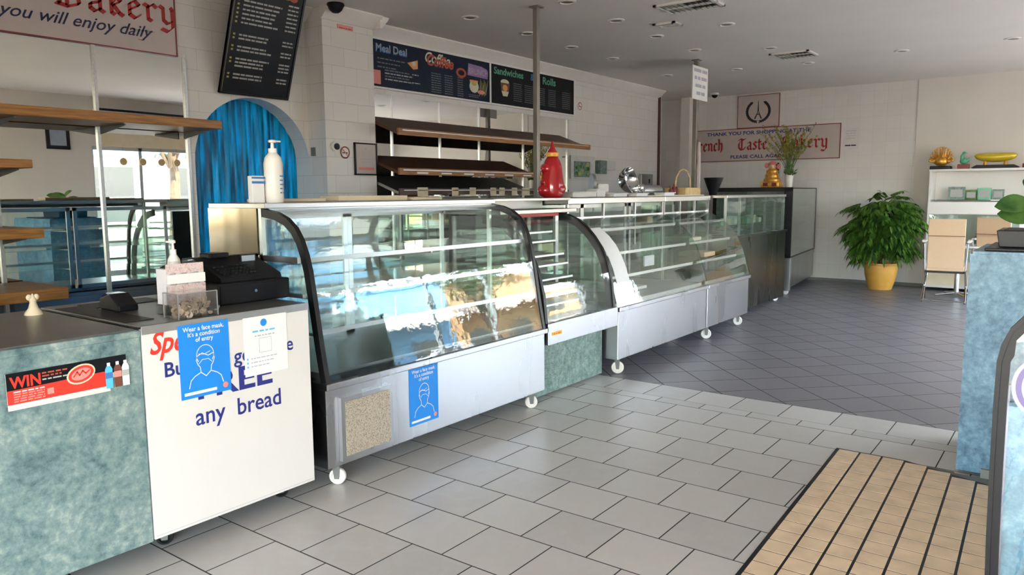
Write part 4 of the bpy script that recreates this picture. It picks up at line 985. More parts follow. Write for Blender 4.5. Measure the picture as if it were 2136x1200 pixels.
# leaning price board
t = thing('leaning_price_board', (4.1, 5.75, 2.35), 'black price board leaning out from the wall above the arch', 'menu board')
H_ = Vector((0, -.285, .775)); 
o = Vector((3.745, 5.862, 2.352)); vdir = H_.normalized(); bw = .69; bh = .95
pl = Plane(o, (1, 0, 0), vdir)
def slab(pl, x0, y0, x1, y1, d0, d1):
    m = MB(); vs = [pl.P(x, y, d) for d in (d0, d1) for x, y in ((x0, y0), (x1, y0), (x1, y1), (x0, y1))]
    m.add(vs, [(3, 2, 1, 0), (4, 5, 6, 7), (0, 1, 5, 4), (1, 2, 6, 5), (2, 3, 7, 6), (3, 0, 4, 7)]); return m
slab(pl, 0, 0, bw, bh, -.02, 0).build('board', 'menu', t)
m = MB()
for a in ((0, 0, bw, .018), (0, bh-.018, bw, bh), (0, 0, .018, bh), (bw-.018, 0, bw, bh)):
    q = slab(pl, *a, -.025, .008); m.add(q.v, q.f)
m.build('frame', 'black', t)
rr = random.Random(11)
for g0, n in ((.80, 7), (.50, 2), (.42, 2), (.27, 4)):
    pass
ys = [.80, .765, .73, .695, .66, .625, .59, .49, .46, .395, .365, .295, .265, .235, .165, .135]
for i, y in enumerate(ys):
    if i not in (0,) : pl.words('chalk', .10, .10+rr.uniform(.25, .38), y, .026, .002, rr, .3)
    pl.words('chalk', .53, .64, y, .024, .002, rr, .3)
    if i in (0, 1, 2, 3, 4, 5, 6, 7, 8, 9, 10, 11, 12, 14, 15): pl.rect('myellow', .045, y, .065, y+.016, .002)
pl.disc('mred', .30, .885, .07, .035, .002); pl.disc('paper', .40, .88, .03, .02, .0022); pl.disc('morange', .50, .895, .075, .045, .0024); pl.disc('mred', .57, .865, .04, .025, .0026)
pl.line('myellow', [(.012, .02), (.012, bh-.02)], .003, .009)
pl.emit(t, 'print')
t = thing('no_smoking_sign', (4.9, 5.64, 1.9), 'round red no smoking sign on the pillar', 'sign')
pl = Plane((4.90, 5.648, 1.895), (1, 0, 0), (0, 0, 1)); b = MB(); b.cyl((4.90, 5.6495, 1.895), (4.90, 5.646, 1.895), .062, n=32); b.build('disc', 'paper', t)
def ring(pl, key, r, w, d): pl.line(key, [(r*math.cos(a), r*math.sin(a)) for a in [2*math.pi*i/28 for i in range(28)]], w, d, closed=True)
ring(pl, 'pinkred', .052, .014, .003); pl.line('pinkred', [(-.035, .035), (.035, -.035)], .012, .0034); pl.line('ink', [(-.03, -.004), (.028, -.004)], .010, .003); pl.emit(t, 'symbol')
t = thing('no_smoking_sign', (9.51, 5.89, 2.73), 'small round red no smoking sign right of the menus', 'sign')
pl = Plane((9.51, 5.896, 2.735), (1, 0, 0), (0, 0, 1)); b = MB(); b.cyl((9.51, 5.899, 2.735), (9.51, 5.896, 2.735), .066, n=32); b.build('disc', 'paper', t)
ring(pl, 'pinkred', .05, .014, .002); pl.line('pinkred', [(-.035, .035), (.035, -.035)], .012, .0024); pl.line('ink', [(-.03, -.004), (.028, -.004)], .010, .002); pl.emit(t, 'symbol')
t = thing('wall_button', (4.78, 5.64, 1.945), 'small round white and black fitting left of the no smoking sign', 'wall fitting')
b = MB(); b.cyl((4.775, 5.649, 1.945), (4.775, 5.63, 1.945), .045, n=28); b.build('rim', 'offwhite', t, smooth=True); b = MB(); b.cyl((4.787, 5.63, 1.945), (4.787, 5.62, 1.945), .03, n=24); b.build('black_button', 'blackplastic', t, smooth=True)
t = thing('red_wall_label', (4.95, 5.64, 3.07), 'faded red strip label high on the pillar', 'label')
b = MB(); b.box(4.855, 5.045, 5.644, 5.649, 3.03, 3.068); b.build('strip', 'pinkred', t); pl = Plane((4.855, 5.644, 3.03), (1, 0, 0), (0, 0, 1)); pl.words('signboard', .01, .17, .022, .016, .001); pl.words('red', .02, .18, .004, .014, .001); pl.emit(t, 'print')
t = thing('framed_certificate', (5.15, 5.6, 1.85), 'black framed certificate hanging on the pillar edge', 'framed certificate')
b = MB(); x0, x1, z0, z1 = 5.01, 5.30, 1.685, 1.995
for a in ((x0, x1, z0, z0+.014), (x0, x1, z1-.014, z1), (x0, x0+.014, z0, z1), (x1-.014, x1, z0, z1)): b.box(a[0], a[1], 5.63, 5.649, a[2], a[3])
b.build('frame', 'black', t); b = MB(); b.box(x0+.012, x1-.012, 5.640, 5.649, z0+.012, z1-.012); b.build('certificate', 'signboard', t)
pl = Plane((x0, 5.640, z0), (1, 0, 0), (0, 0, 1)); pl.disc('greyink', .145, .255, .012, .012, .001); pl.words('greyink', .10, .19, .215, .012, .001); pl.words('greyink', .06, .24, .15, .012, .001); pl.words('greyink', .07, .23, .125, .010, .001); pl.rect('pinkred', .05, .05, .25, .075, .001); pl.emit(t, 'print')
t = thing('light_switch', (4.675, 5.95, 1.9), 'small square switch on the shaded side of the pillar', 'switch')
b = MB(); b.box(4.668, 4.679, 5.80, 5.86, 1.86, 1.94, .002); b.build('switch_plate', 'kerb', t)
# menus
t = thing('menu_panel', (6.43, 5.88, 2.83), 'black menu panel with meal deal, coffee and brunch lists', 'menu board', 'menus on the service wall')
b = MB(); x0, x1, z0, z1 = 5.33, 7.395, 2.597, 3.064; b.box(x0, x1, 5.87, 5.896, z0, z1); b.build('panel', 'menublue', t)
b = MB(); b.box(x0, x1+.03, 5.865, 5.898, z1, z1+.02); b.box(x0, x1+.03, 5.865, 5.898, z0-.02, z0); b.box(x1, x1+.03, 5.865, 5.898, z0, z1); b.build('trim', 'cornice', t)
pl = Plane((0, 5.87, 0), (1, 0, 0), (0, 0, 1)); rr = random.Random(21)
pl.text('mblue', 'Meal Deal', 5.535, 2.945, .115, .002, bold=.03, sx=.98); pl.text('chalk', 'Meal Deal', 5.54, 2.955, .105, .0024, sx=1.06)
for k in range(3): pl.words('chalkdim', 5.56, 5.95-.06*k, 2.875-.042*k, .022, .002, rr, .5)
for k in range(4): pl.words('chalk' if k % 2 else 'chalkdim', 5.66, 6.02+.05*(k % 2), 2.765-.03*k, .022, .002, rr, .5)
pl.words('chalk', 6.06, 6.16, 2.765, .02, .002, rr); pl.words('chalk', 6.06, 6.18, 2.68, .02, .002, rr)
pl.poly('pinkred', [(5.50, 2.62), (5.60, 2.62), (5.60, 2.76), (5.50, 2.76)], .002)
pl.poly('morange', [(5.99, 2.885), (6.15, 2.93), (6.15, 2.84), (6.08, 2.825)], .002); pl.disc('mcream', 6.09, 2.885, .03, .025, .0024)
pl.text('mcream', 'Coffee', 6.25, 2.935, .155, .002, shear=.25, bold=.02); pl.text('mred', 'Coffee', 6.28, 2.905, .165, .0026, shear=.25, bold=.03)
pl.disc('mred', 6.87, 2.885, .09, .055, .002); pl.disc('menu', 6.87, 2.885, .055, .03, .0024)
for k in range(9):
    pl.words('chalkdim', 6.36, 6.52, 2.82-.025*k, .017, .002, rr, .4); pl.words('chalkdim', 6.58, 6.72, 2.82-.025*k, .017, .002, rr, .4); pl.words('chalkdim', 6.80, 6.90, 2.82-.025*k, .017, .002, rr, .4)
pl.poly('mpurple', [(6.98, 2.875), (7.36, 2.865), (7.35, 2.975), (7.24, 3.0), (7.0, 3.01)], .002); pl.text('chalk', 'BRUNCH', 7.0, 2.895, .10, .0026, sx=.9)
pl.disc('mcream', 7.10, 2.755, .085, .072, .002); pl.disc('myellow', 7.10, 2.785, .05, .02, .0024); pl.rect('morange', 7.02, 2.80, 7.17, 2.828, .0026)
for k in range(9): pl.line('myellow', [(7.20+.015*k, 2.66+.01*(k % 3)), (7.22+.018*k, 2.85-.02*(k % 4))], .006, .002)
pl.disc('pinkred', 7.23, 2.70, .07, .022, .0028); pl.words('chalkdim', 7.0, 7.2, 2.65, .016, .002, rr); pl.words('chalkdim', 7.0, 7.18, 2.63, .016, .002, rr)
pl.emit(t, 'print')
t = thing('menu_panel', (8.36, 5.88, 2.83), 'black menu panel with green sandwiches and rolls heading', 'menu board', 'menus on the service wall')
b = MB(); x0, x1 = 7.43, 9.30; b.box(x0, x1, 5.87, 5.896, z0, z1); b.build('panel', 'menu', t)
b = MB(); b.box(x0, x1+.03, 5.865, 5.898, z1, z1+.02); b.box(x0, x1+.03, 5.865, 5.898, z0-.02, z0); b.box(x1, x1+.03, 5.865, 5.898, z0, z1); b.build('trim', 'cornice', t)
pl = Plane((0, 5.87, 0), (1, 0, 0), (0, 0, 1))
pl.text('mgreen', 'Sandwiches', 7.48, 2.955, .115, .002, bold=.025, sx=1.15); pl.text('mblue', '& ', 8.25, 2.955, .12, .002, bold=.02); pl.text('mgreen', 'Rolls', 8.52, 2.94, .13, .002, bold=.025, sx=1.25)
pl.disc('mcream', 7.70, 2.87, .085, .035, .002); pl.poly('brown', [(7.63, 2.76), (7.78, 2.76), (7.80, 2.86), (7.61, 2.86)], .0022); pl.disc('morange', 7.705, 2.80, .05, .04, .0024); pl.poly('mcream', [(7.66, 2.70), (7.75, 2.70), (7.78, 2.76), (7.63, 2.76)], .0026)
for k in range(9):
    for a in (7.88, 8.12, 8.40, 8.66): pl.words('chalkdim', a, a+.18, 2.87-.026*k, .016, .002, rr, .4)
    pl.words('chalkdim', 9.0, 9.2, 2.87-.026*k, .016, .002, rr, .4)
pl.emit(t, 'print')
b = MB(); b.lathe([(.075, 0), (.08, -.015), (.07, -.03), (.055, -.06), (.03, -.08), (0, -.085)], (4.72, 5.50, ZC-.13+.13), 24)
tag(b.build('dome_camera', 'blackplastic', smooth=True), 'black dome camera under the ceiling at the pillar corner', 'dome camera')
t = thing('dome_camera', (12.9, 5.2, ZC), 'small white and black dome camera near the far wall signs', 'dome camera')
b = MB(); b.lathe([(.07, 0), (.07, -.03), (.06, -.035)], (12.9, 5.26, ZC), 24); b.build('base', 'pvc', t, smooth=True); b = MB(); b.ell((12.9, 5.26, ZC-.04), (.05, .05, .045)); b.build('lens_dome', 'blackplastic', t, smooth=True)

# ============================================================ CEILING
M['chalkpanel'] = pmat('pale grille blades', (.42, .42, .36), .7)
def vent(cx, cy, sx, sy, lab, dark=True):
    t = thing('ceiling_vent', (cx, cy, ZC), lab, 'ceiling vent', 'ceiling vents')
    b = MB()
    for a in ((cx-sx, cx+sx, cy-sy, cy-sy+.03), (cx-sx, cx+sx, cy+sy-.03, cy+sy), (cx-sx, cx-sx+.03, cy-sy, cy+sy), (cx+sx-.03, cx+sx, cy-sy, cy+sy), (cx-.012, cx+.012, cy-sy, cy+sy)): b.box(a[0], a[1], a[2], a[3], ZC-.018, ZC-.0005)
    b.build('frame', 'cornice', t)
    b = MB(); b.box(cx-sx+.03, cx+sx-.03, cy-sy+.03, cy+sy-.03, ZC-.003, ZC-.001); b.build('duct', 'darkvoid' if dark else 'kerb', t)
    b = MB(); b.box(cx-sx+.03, cx+sx-.03, cy+.012, cy+sy-.03, ZC-.008, ZC-.004); b.build('pale_panel', 'chalkpanel', t)
    b = MB(); n = 9
    for i in range(n):
        y = cy-sy+.05+(2*sy-.1)*i/(n-1); s0 = len(b.v); b.box(-sx+.03, sx-.03, -.018, .018, -.001, .001); b.xform(Matrix.Translation((cx, y, ZC-.012)) @ Matrix.Rotation(R(38), 4, 'X'), s0)
    b.build('louvres', 'kerb' if dark else 'offwhite', t)
vent(6.75, 3.02, .19, .27, 'larger ceiling vent nearest the camera with dark louvres')
vent(7.36, 3.52, .10, .12, 'small pale ceiling vent between the larger ones', False)
vent(9.93, 3.03, .22, .24, 'ceiling vent with dark louvres farthest from the camera')
k = 0
DL = [(5.95, 3.83), (6.88, 3.85), (6.83, 4.90), (7.78, 4.95), (8.76, 4.95), (7.74, 3.05), (7.83, 3.88), (8.87, 3.89), (9.32, 3.13), (10.5, 5.02), (5.88, 4.90), (10.53, 1.92), (10.49, .78), (10.7, 3.08), (10.6, 4.02)]
t0 = thing('downlight', (DL[0][0], DL[0][1], ZC), 'x', 'downlight', 'recessed ceiling downlights')
b = MB(); b.lathe([(.085, 0), (.085, -.008), (.062, -.012), (.055, -.002)], (DL[0][0], DL[0][1], ZC), 28); b.build('trim_ring', 'cornice', t0, smooth=True)
b = MB(); b.lathe([(0, -.002), (.058, -.003)], (DL[0][0], DL[0][1], ZC-.001), 24); b.build('unlit_lamp', 'kerb', t0)
LAB = ['unlit downlight close to the near pole head', 'unlit downlight left of the larger ceiling vent', 'unlit downlight in the row along the menus, above the coffee list', 'unlit downlight in the row along the menus, above the sandwich list', 'unlit downlight in the row along the menus, past the sandwich panel', 'unlit downlight between the larger and the farthest vents', 'unlit downlight left of the small pale vent', 'unlit downlight in front of the far pole head', 'unlit downlight nearest the farthest ceiling vent', 'unlit downlight nearest the far end of the menu wall', 'unlit downlight left of the near pole head', 'unlit downlight over the dining floor, left of two', 'unlit downlight over the dining floor, rightmost of all', 'unlit downlight directly beyond the farthest ceiling vent', 'unlit downlight right of the far pole head']
t0['label'] = LAB[0]
for i in range(1, len(DL)): dup(t0, (DL[i][0], DL[i][1], ZC), label=LAB[i])

# ============================================================ FAR WALL
XW = XF
t = thing('far_bakery_sign', (XW, 4.65, 2.33), 'long white sign with red blackletter on the far wall', 'sign')
b = MB(); b.box(XW-.02, XW-.001, 3.285, 6.02, 2.045, 2.605); b.build('sign_board', 'signboard', t)
b = MB()
for a in ((3.28, 6.025, 2.04, 2.052), (3.28, 6.025, 2.598, 2.61), (3.28, 3.292, 2.04, 2.61), (6.013, 6.025, 2.04, 2.61)): b.box(XW-.023, XW-.001, a[0], a[1], a[2], a[3])
b.build('edge', 'maroon', t)
pl = Plane((XW-.02, 6.02, 2.045), (0, -1, 0), (0, 0, 1))
pl.text('navy', 'THANK YOU FOR SHOPPING AT THE', 1.35, .455, .085, .003, 'CENTER', bold=.02, sx=1.28)
x = blackletter(pl, 'red', 'French', .14, .19, .135, .003, .24, 1.0)
x = blackletter(pl, 'red', 'Taste', 1.02, .19, .135, .003, .24, 1.0)
blackletter(pl, 'red', 'Bakery', 1.78, .19, .135, .003, .24, 1.22)
pl.text('navy', 'PLEASE CALL AGAIN', 1.36, .045, .08, .003, 'CENTER', bold=.02, sx=1.3)
pl.emit(t, 'lettering')
t = thing('tower_emblem_sign', (XW, 4.65, 2.9), 'square sign with black tower inside a laurel wreath', 'sign')
b = MB(); b.box(XW-.02, XW-.001, 4.295, 5.02, 2.615, 3.17); b.build('sign_board', 'signboard', t)
b = MB()
for a in ((4.29, 5.025, 2.61, 2.62), (4.29, 5.025, 3.163, 3.173), (4.29, 4.30, 2.61, 3.173), (5.015, 5.025, 2.61, 3.173)): b.box(XW-.023, XW-.001, a[0], a[1], a[2], a[3])
b.build('edge', 'maroon', t)
pl = Plane((XW-.02, 4.657, 2.89), (0, -1, 0), (0, 0, 1))
pl.poly('ink', [(-.012, -.0), (.012, -.0), (.004, .18), (-.004, .18)], .002); pl.poly('ink', [(-.03, -.06), (-.008, -.06), (-.006, .01), (-.013, .01)], .002); pl.poly('ink', [(.03, -.06), (.013, .01), (.006, .01), (.008, -.06)], .002)
pl.poly('ink', [(-.07, -.13), (-.045, -.13), (-.018, -.06), (-.032, -.05)], .002); pl.poly('ink', [(.07, -.13), (.032, -.05), (.018, -.06), (.045, -.13)], .002); pl.rect('ink', -.035, -.062, .035, -.05, .0024)
for s in (-1, 1):
    for i in range(15):
        a = R(-80+i*9.6); r_ = .205; x_ = s*r_*math.cos(a); y_ = r_*.92*math.sin(a)
        pl.disc('ink', x_, y_, .030, .010, .002, 10, rot=(a+math.pi/2 if s > 0 else math.pi/2-a)+.5*s)
        pl.disc('ink', x_*.90, y_*.90, .026, .009, .002, 10, rot=(a+math.pi/2 if s > 0 else math.pi/2-a)-.4*s)
pl.emit(t, 'emblem')
t = thing('wall_notice', (XW, 3.13, 2.35), 'pale paper notice with dark stamp right of the long sign', 'notice')
b = MB(); b.box(XW-.004, XW-.001, 3.01, 3.24, 2.18, 2.52); b.build('sheet', 'lilacpaper', t)
pl = Plane((XW-.004, 3.24, 2.18), (0, -1, 0), (0, 0, 1)); pl.words('ink', .03, .20, .05, .035, .002, gap=.2); 
for k in range(4): pl.words('chalk', .04, .19, .29-.04*k, .015, .002)
pl.emit(t, 'print')
t = thing('wall_phone', (XW-.04, 4.32, 1.9), 'small dark intercom on the far wall below the long sign', 'intercom')
b = MB(); b.box(XW-.05, XW-.001, 4.22, 4.40, 1.76, 2.03, .008); b.build('housing', 'pvc', t); b = MB(); b.box(XW-.06, XW-.05, 4.25, 4.31, 1.80, 1.99, .004); b.build('handset', 'blackplastic', t)
# gold figure and flowers on the black framed cabinet
gx, gy, gz = 11.62, 3.80, 1.561
t = thing('gold_shrine_figure', (gx, gy, gz), 'gold ornate seated figure on the black framed cabinet', 'figure')
b = MB(); b.box(gx-.1, gx+.1, gy-.14, gy+.14, gz, gz+.09, .01); b.lathe([(.12, .09), (.125, .12), (.10, .15), (.105, .18), (.085, .22), (.09, .25), (.06, .27), (.055, .29)], (gx, gy, gz), 20); b.build('gold_body', 'gold', t, smooth=True)
b = MB(); b.ell((gx, gy, gz+.315), (.05, .055, .05)); b.build('head', 'tan', t, smooth=True)
b = MB(); b.lathe([(.06, .345), (.07, .36), (.03, .39), (0, .40)], (gx, gy, gz), 16); b.ell((gx, gy+.09, gz+.33), (.03, .03, .04)); b.ell((gx, gy-.09, gz+.31), (.03, .03, .04)); b.build('red_crown', 'pinkred', t, smooth=True)
b = MB(); b.box(gx-.11, gx-.1, gy-.1, gy-.03, gz+.02, gz+.07); b.box(gx-.11, gx-.1, gy+.03, gy+.1, gz+.02, gz+.07); b.build('red_panel', 'redwood', t)
vx, vy = 11.62, 3.55
random.seed(3)
t = thing('vase_of_sprigs', (vx, vy, 1.561), 'white vase of tall yellow green sprigs beside the gold figure', 'vase of flowers')
b = MB(); b.lathe([(.045, 0), (.05, .01), (.062, .17), (.066, .18), (.058, .175), (.04, .02), (0, .015)], (vx, vy, 1.561), 24); b.build('vase', 'bottlewhite', t, smooth=True)
b = MB(); lf = MB(); rr = random.Random(8); gl = MB()
for i in range(46):
    a = rr.uniform(0, 2*math.pi); sp = rr.uniform(.05, .42); h = rr.uniform(.45, .78)
    end = Vector((vx+math.cos(a)*sp*.5, vy+math.sin(a)*sp+.03, 1.70+h)); mid = Vector((vx+math.cos(a)*sp*.18, vy+math.sin(a)*sp*.3, 1.70+h*.5))
    pts = [Vector((vx, vy, 1.72)), mid, end]; b.tube(pts, [.004, .003, .0015], 5)
    for k in range(22):
        u = .25+.75*k/21; p = mid.lerp(end, (u-.25)/.75) if u > .25 else mid
        d = Vector((rr.uniform(-1, 1), rr.uniform(-1, 1), rr.uniform(.2, 1))).normalized(); s_ = Vector((rr.uniform(-1, 1), rr.uniform(-1, 1), rr.uniform(-1, 1))).normalized(); l = rr.uniform(.03, .055)
        lf.add([p, p+d*l*.5+s_*l*.3, p+d*l, p+d*l*.5-s_*l*.3], [(0, 1, 2, 3)])
for i in range(60):
    a = rr.uniform(0, 6.28); p = Vector((vx+rr.uniform(-.05, .05), vy+rr.uniform(-.07, .07), rr.uniform(1.72, 1.90))); d = Vector((math.cos(a), math.sin(a), .8)).normalized(); s_ = d.orthogonal().normalized()
    gl.add([p, p+d*.03+s_*.012, p+d*.07, p+d*.03-s_*.012], [(0, 1, 2, 3)])
b.build('stems', 'leaf', t, smooth=True); lf.build('sprigs', 'sprig', t); gl.build('green_leaves', 'leaf', t)

# ---- potted plant
px_, py_ = 12.70, 2.44
t = thing('potted_plant', (px_, py_, 0), 'bushy dark green plant in an ochre glazed pot by the far wall', 'potted plant')
b = MB(); b.lathe([(.165, 0), (.17, .02), (.175, .035), (.20, .12), (.225, .22), (.235, .32), (.232, .375), (.25, .385), (.25, .405), (.225, .405), (.215, .36), (0, .355)], (px_, py_, 0), 40); b.build('glazed_pot', 'terracotta', t, smooth=True)
b = MB(); b.lathe([(0, .36), (.215, .358)], (px_, py_, 0), 24); b.build('soil', 'dust', t)
st = MB(); lf = MB(); rr = random.Random(12)
def blade(mb, p, d, l, w, droop=.35):
    d = d.normalized(); s_ = d.cross(Vector((0, 0, 1))); s_ = s_.normalized() if s_.length > .01 else Vector((1, 0, 0))
    q1 = p+d*l*.3+Vector((0, 0, -droop*l*.08)); q2 = p+d*l*.65+Vector((0, 0, -droop*l*.3)); q3 = p+d*l+Vector((0, 0, -droop*l*.75)); up = s_.cross(d)*w*.12
    mb.add([p, q1+s_*w/2+up, q1-s_*w/2+up, q1-up*.5, q2+s_*w*.45+up, q2-s_*w*.45+up, q2-up*.5, q3], [(0, 3, 1), (0, 2, 3), (1, 3, 6, 4), (3, 2, 5, 6), (4, 6, 7), (6, 5, 7)])
for i in range(4):
    a = i*1.6; st.tube([(px_+.03*math.cos(a), py_+.03*math.sin(a), .36), (px_+.08*math.cos(a), py_+.08*math.sin(a), .75), (px_+.14*math.cos(a), py_+.14*math.sin(a), 1.15)], [.018, .014, .008], 7)
C0 = Vector((px_, py_, .99))
for i in range(330):
    # drooping compound leaves from crown shell outward
    th = rr.uniform(0, 2*math.pi); ph = math.acos(rr.uniform(-.8, 1)); d = Vector((math.sin(ph)*math.cos(th), math.sin(ph)*math.sin(th), math.cos(ph)))
    rad = rr.uniform(.35, 1.02); sx_ = .50 if d.z > 0 else .45; p = C0+Vector((d.x*.36*rad, d.y*sx_*.86*rad, d.z*(.50 if d.z > 0 else .50)*rad))
    dd = (Vector((d.x, d.y, max(-.3, d.z*.35)-.15))).normalized()
    base = p; L_ = rr.uniform(.14, .26)
    tip = base+dd*L_+Vector((0, 0, -.35*L_))
    for k in range(9):
        u = k/8; q = base.lerp(tip, u)+Vector((0, 0, -.10*L_*u*u)); sd = dd.cross(Vector((0, 0, 1))).normalized()
        for s in (-1, 1):
            if k == 8 and s == 1: continue
            v = (dd*.5+sd*s*(.9 if k < 8 else .05)+Vector((0, 0, -.35))).normalized()
            blade(lf, q, v, rr.uniform(.08, .13), .036, .5)
st.build('stems', 'bark', t, smooth=True); o = lf.build('foliage', 'leaf', t, smooth=True)

# ---- white cabinet with ornaments
cx0, cy0, cy1 = 12.93, .15, 1.885
t = thing('white_cabinet', (13.1, 1.0, 0), 'white open display cabinet against the far wall right of the plant', 'cabinet')
b = MB(); b.box(cx0, 13.375, cy1-.03, cy1, .05, 1.80); b.box(cx0, 13.375, cy0, cy0+.03, .05, 1.80); b.box(cx0-.01, 13.375, cy0-.01, cy1+.01, 1.78, 1.812, .003); b.box(13.35, 13.375, cy0, cy1, .05, 1.80); b.box(cx0, 13.375, cy0, cy1, .05, .09); b.build('carcass', 'white', t)
b = MB(); b.box(cx0, 13.35, cy0+.03, cy1-.03, 1.15, 1.33); b.build('drawer_band', 'white', t)
b = MB(); b.box(cx0+.02, 13.35, cy0+.03, cy1-.03, 1.352, 1.36); b.build('glass_shelf', 'cabglass', t)
for z in (.62, .42): 
    b = MB(); b.box(cx0+.02, 13.35, cy0+.03, cy1-.03, z, z+.02); b.build('shelf', 'white', t)
for (a, c) in ((1.12, 1.855), (.38, 1.09)):
    b = MB(); b.box(cx0-.004, cx0, a, c, .45, 1.14); b.build('glass_door', 'cabglass', t)
b = MB(); b.box(cx0, cx0+.01, cy0+.03, cy1-.03, .09, .42); b.build('lower_panel', 'cream', t)
b = MB(); b.box(cx0-.03, cx0, 1.10, 1.105, .9, 1.0); b.build('handle', 'chrome', t)
for i, (y, w, h, mt) in enumerate(((1.55, .22, .19, 'granite'), (1.36, .16, .14, 'leaf'), (1.20, .18, .17, 'green'), (1.02, .15, .15, 'granite'))):
    b = MB(); b.box(13.2, 13.22, y-w/2, y+w/2, 1.361, 1.361+h); b.cur = 1; b.box(13.196, 13.20, y-w*.36, y+w*.36, 1.361+h*.2, 1.361+h*.8)
    tag(b.build('framed_photo', [mt, 'chalk']), ['widest green framed photo in the white cabinet', 'dark leafy framed photo second in the white cabinet', 'bright green framed photo third in the white cabinet', 'small green framed photo nearest the leaf'][i], 'framed photo', 'photos in the white cabinet')
b = MB(); b.box(13.10, 13.11, .98, 1.20, .96, 1.12); tag(b.build('paper_sheet', 'paper'), 'white sheet behind the cabinet glass beside the chair', 'paper')
b = MB(); b.box(13.08, 13.22, .95, 1.20, .64, .94); tag(b.build('teal_box', 'mgreen'), 'pale teal box behind the cabinet glass', 'box')
zc = 1.813
t = thing('gold_ship_ornament', (13.1, 1.76, zc), 'orange gold spiky ornament on the left end of the cabinet', 'ornament')
b = MB(); b.box(13.0, 13.2, 1.63, 1.90, zc, zc+.05, .008); b.build('black_stand', 'black', t)
b = MB(); rr = random.Random(6); b.ell((13.1, 1.765, zc+.12), (.06, .10, .07))
for i in range(16):
    a = R(-20+220*i/15); p = Vector((13.1+rr.uniform(-.04, .04), 1.765+.09*math.cos(a), zc+.12+.05*math.sin(a))); q = Vector((13.1+rr.uniform(-.05, .05), 1.765+.15*math.cos(a), zc+.13+.19*max(0, math.sin(a)))); b.tube([p, q], [.022, .006], 7); b.ell(tuple(q), (.016, .018, .018), 8, 6)
b.build('gilded_shape', 'gold', t, smooth=True)
t = thing('jade_bird_ornament', (13.1, 1.47, zc), 'small green bird ornament on a red block', 'ornament')
b = MB(); b.box(13.04, 13.16, 1.395, 1.545, zc, zc+.07, .006); b.build('red_block', 'redwood', t)
b = MB(); b.ell((13.1, 1.47, zc+.115), (.035, .055, .045)); b.tube([(13.1, 1.49, zc+.13), (13.1, 1.50, zc+.19), (13.1, 1.48, zc+.225)], [.03, .02, .017], 10); b.ell((13.1, 1.472, zc+.235), (.02, .026, .02)); b.tube([(13.1, 1.455, zc+.235), (13.1, 1.43, zc+.23)], [.008, .002], 6); b.tube([(13.1, 1.43, zc+.12), (13.1, 1.40, zc+.16)], [.03, .01], 8); b.build('bird', 'green', t, smooth=True)
t = thing('gold_boat_ornament', (13.1, 1.07, zc), 'long yellow lacquered boat ornament on a black stand', 'ornament')
b = MB(); b.prism([(1.37, zc+.012), (1.30, zc+.05), (.84, zc+.05), (.77, zc+.012), (.80, zc), (1.34, zc)], 'x', 13.0, 13.2); b.build('black_stand', 'black', t, bevel=.006)
b = MB(); n = 20
rings = []
for i in range(n+1):
    u = -1+2*i/n; r_ = max(.001, (1-abs(u)**2.6))**.5
    rings.append([(13.1+.07*r_*math.cos(a), 1.075+.27*u, zc+.165+.02*abs(u)**2+.075*r_*math.sin(a)*(1 if math.sin(a) < 0 else .75)) for a in [2*math.pi*j/16 for j in range(16)]])
vs = [p for r in rings for p in r]; b.add(vs, [[i*16+j, i*16+(j+1) % 16, (i+1)*16+(j+1) % 16, (i+1)*16+j] for i in range(n) for j in range(16)]); b.build('boat_hull', 'goldpaint', t, smooth=True)
b = MB(); b.tube([(13.1, 1.2, zc+.05), (13.1, 1.2, zc+.12)], [.03, .015], 8); b.tube([(13.1, .95, zc+.05), (13.1, .95, zc+.12)], [.03, .015], 8); b.build('supports', 'gold', t, smooth=True)
t = thing('red_ornament', (13.1, .70, zc), 'dark red ornament cut by the right picture edge', 'ornament'); b = MB(); b.box(13.0, 13.2, .60, .74, zc, zc+.06, .006); b.ell((13.1, .67, zc+.12), (.05, .05, .07)); b.build('red_base', 'redwood', t, smooth=True)

# ---- chairs and table
def chair(x, y, rz, lab):
    t = thing('cafe_chair', (x, y, 0), lab, 'chair', 'beige high backed chairs', rz=rz)
    # local: back towards -x, sitter faces +x ; width along y
    b = MB(); b.prism([(-.20, .45), (-.225, .47), (-.285, 1.12), (-.265, 1.13), (-.20, .47)], 'y', -.215, .215); b.build('backrest', 'tan', t, local=True, bevel=.008)
    b = MB(); b.box(-.292, -.262, -.215, .215, .90, .905); b.build('back_seam', 'brown', t, local=True)
    b = MB(); b.box(-.22, .24, -.22, .22, .43, .475, .012); b.build('seat', 'tan', t, local=True)
    b = MB(); b.box(-.22, .22, -.225, .225, .405, .43); b.build('seat_frame', 'black', t, local=True)
    for s in (-1, 1):
        b = MB(); b.tube([(.22, s*.235, .42), (.05, s*.245, .25), (-.22, s*.25, .012)], .013, 8); b.build('leg', 'chrome', t, local=True, smooth=True)
        b = MB(); b.tube([(-.2, s*.235, .44), (.0, s*.245, .22), (.24, s*.25, .012)], .013, 8); b.build('leg', 'chrome', t, local=True, smooth=True)
        b = MB(); b.tube([(-.22, s*.235, .45), (-.27, s*.25, .80), (-.22, s*.26, .825), (.12, s*.26, .82)], .011, 8); b.build('arm_frame', 'chrome', t, local=True, smooth=True)
        b = MB(); b.box(-.24, .12, s*.26-.025, s*.26+.025, .815, .84, .008); b.build('armrest', 'bottlewhite', t, local=True)
    b = MB(); b.tube([(-.22, -.25, .03), (-.22, .25, .03)], .010, 8); b.build('stretcher', 'chrome', t, local=True, smooth=True)
    return t
chair(11.72, 1.445, R(4), 'beige high backed chair nearest the potted plant, seen from behind')
chair(12.42, .88, R(-18), 'beige high backed chair partly hidden behind the marble counter')
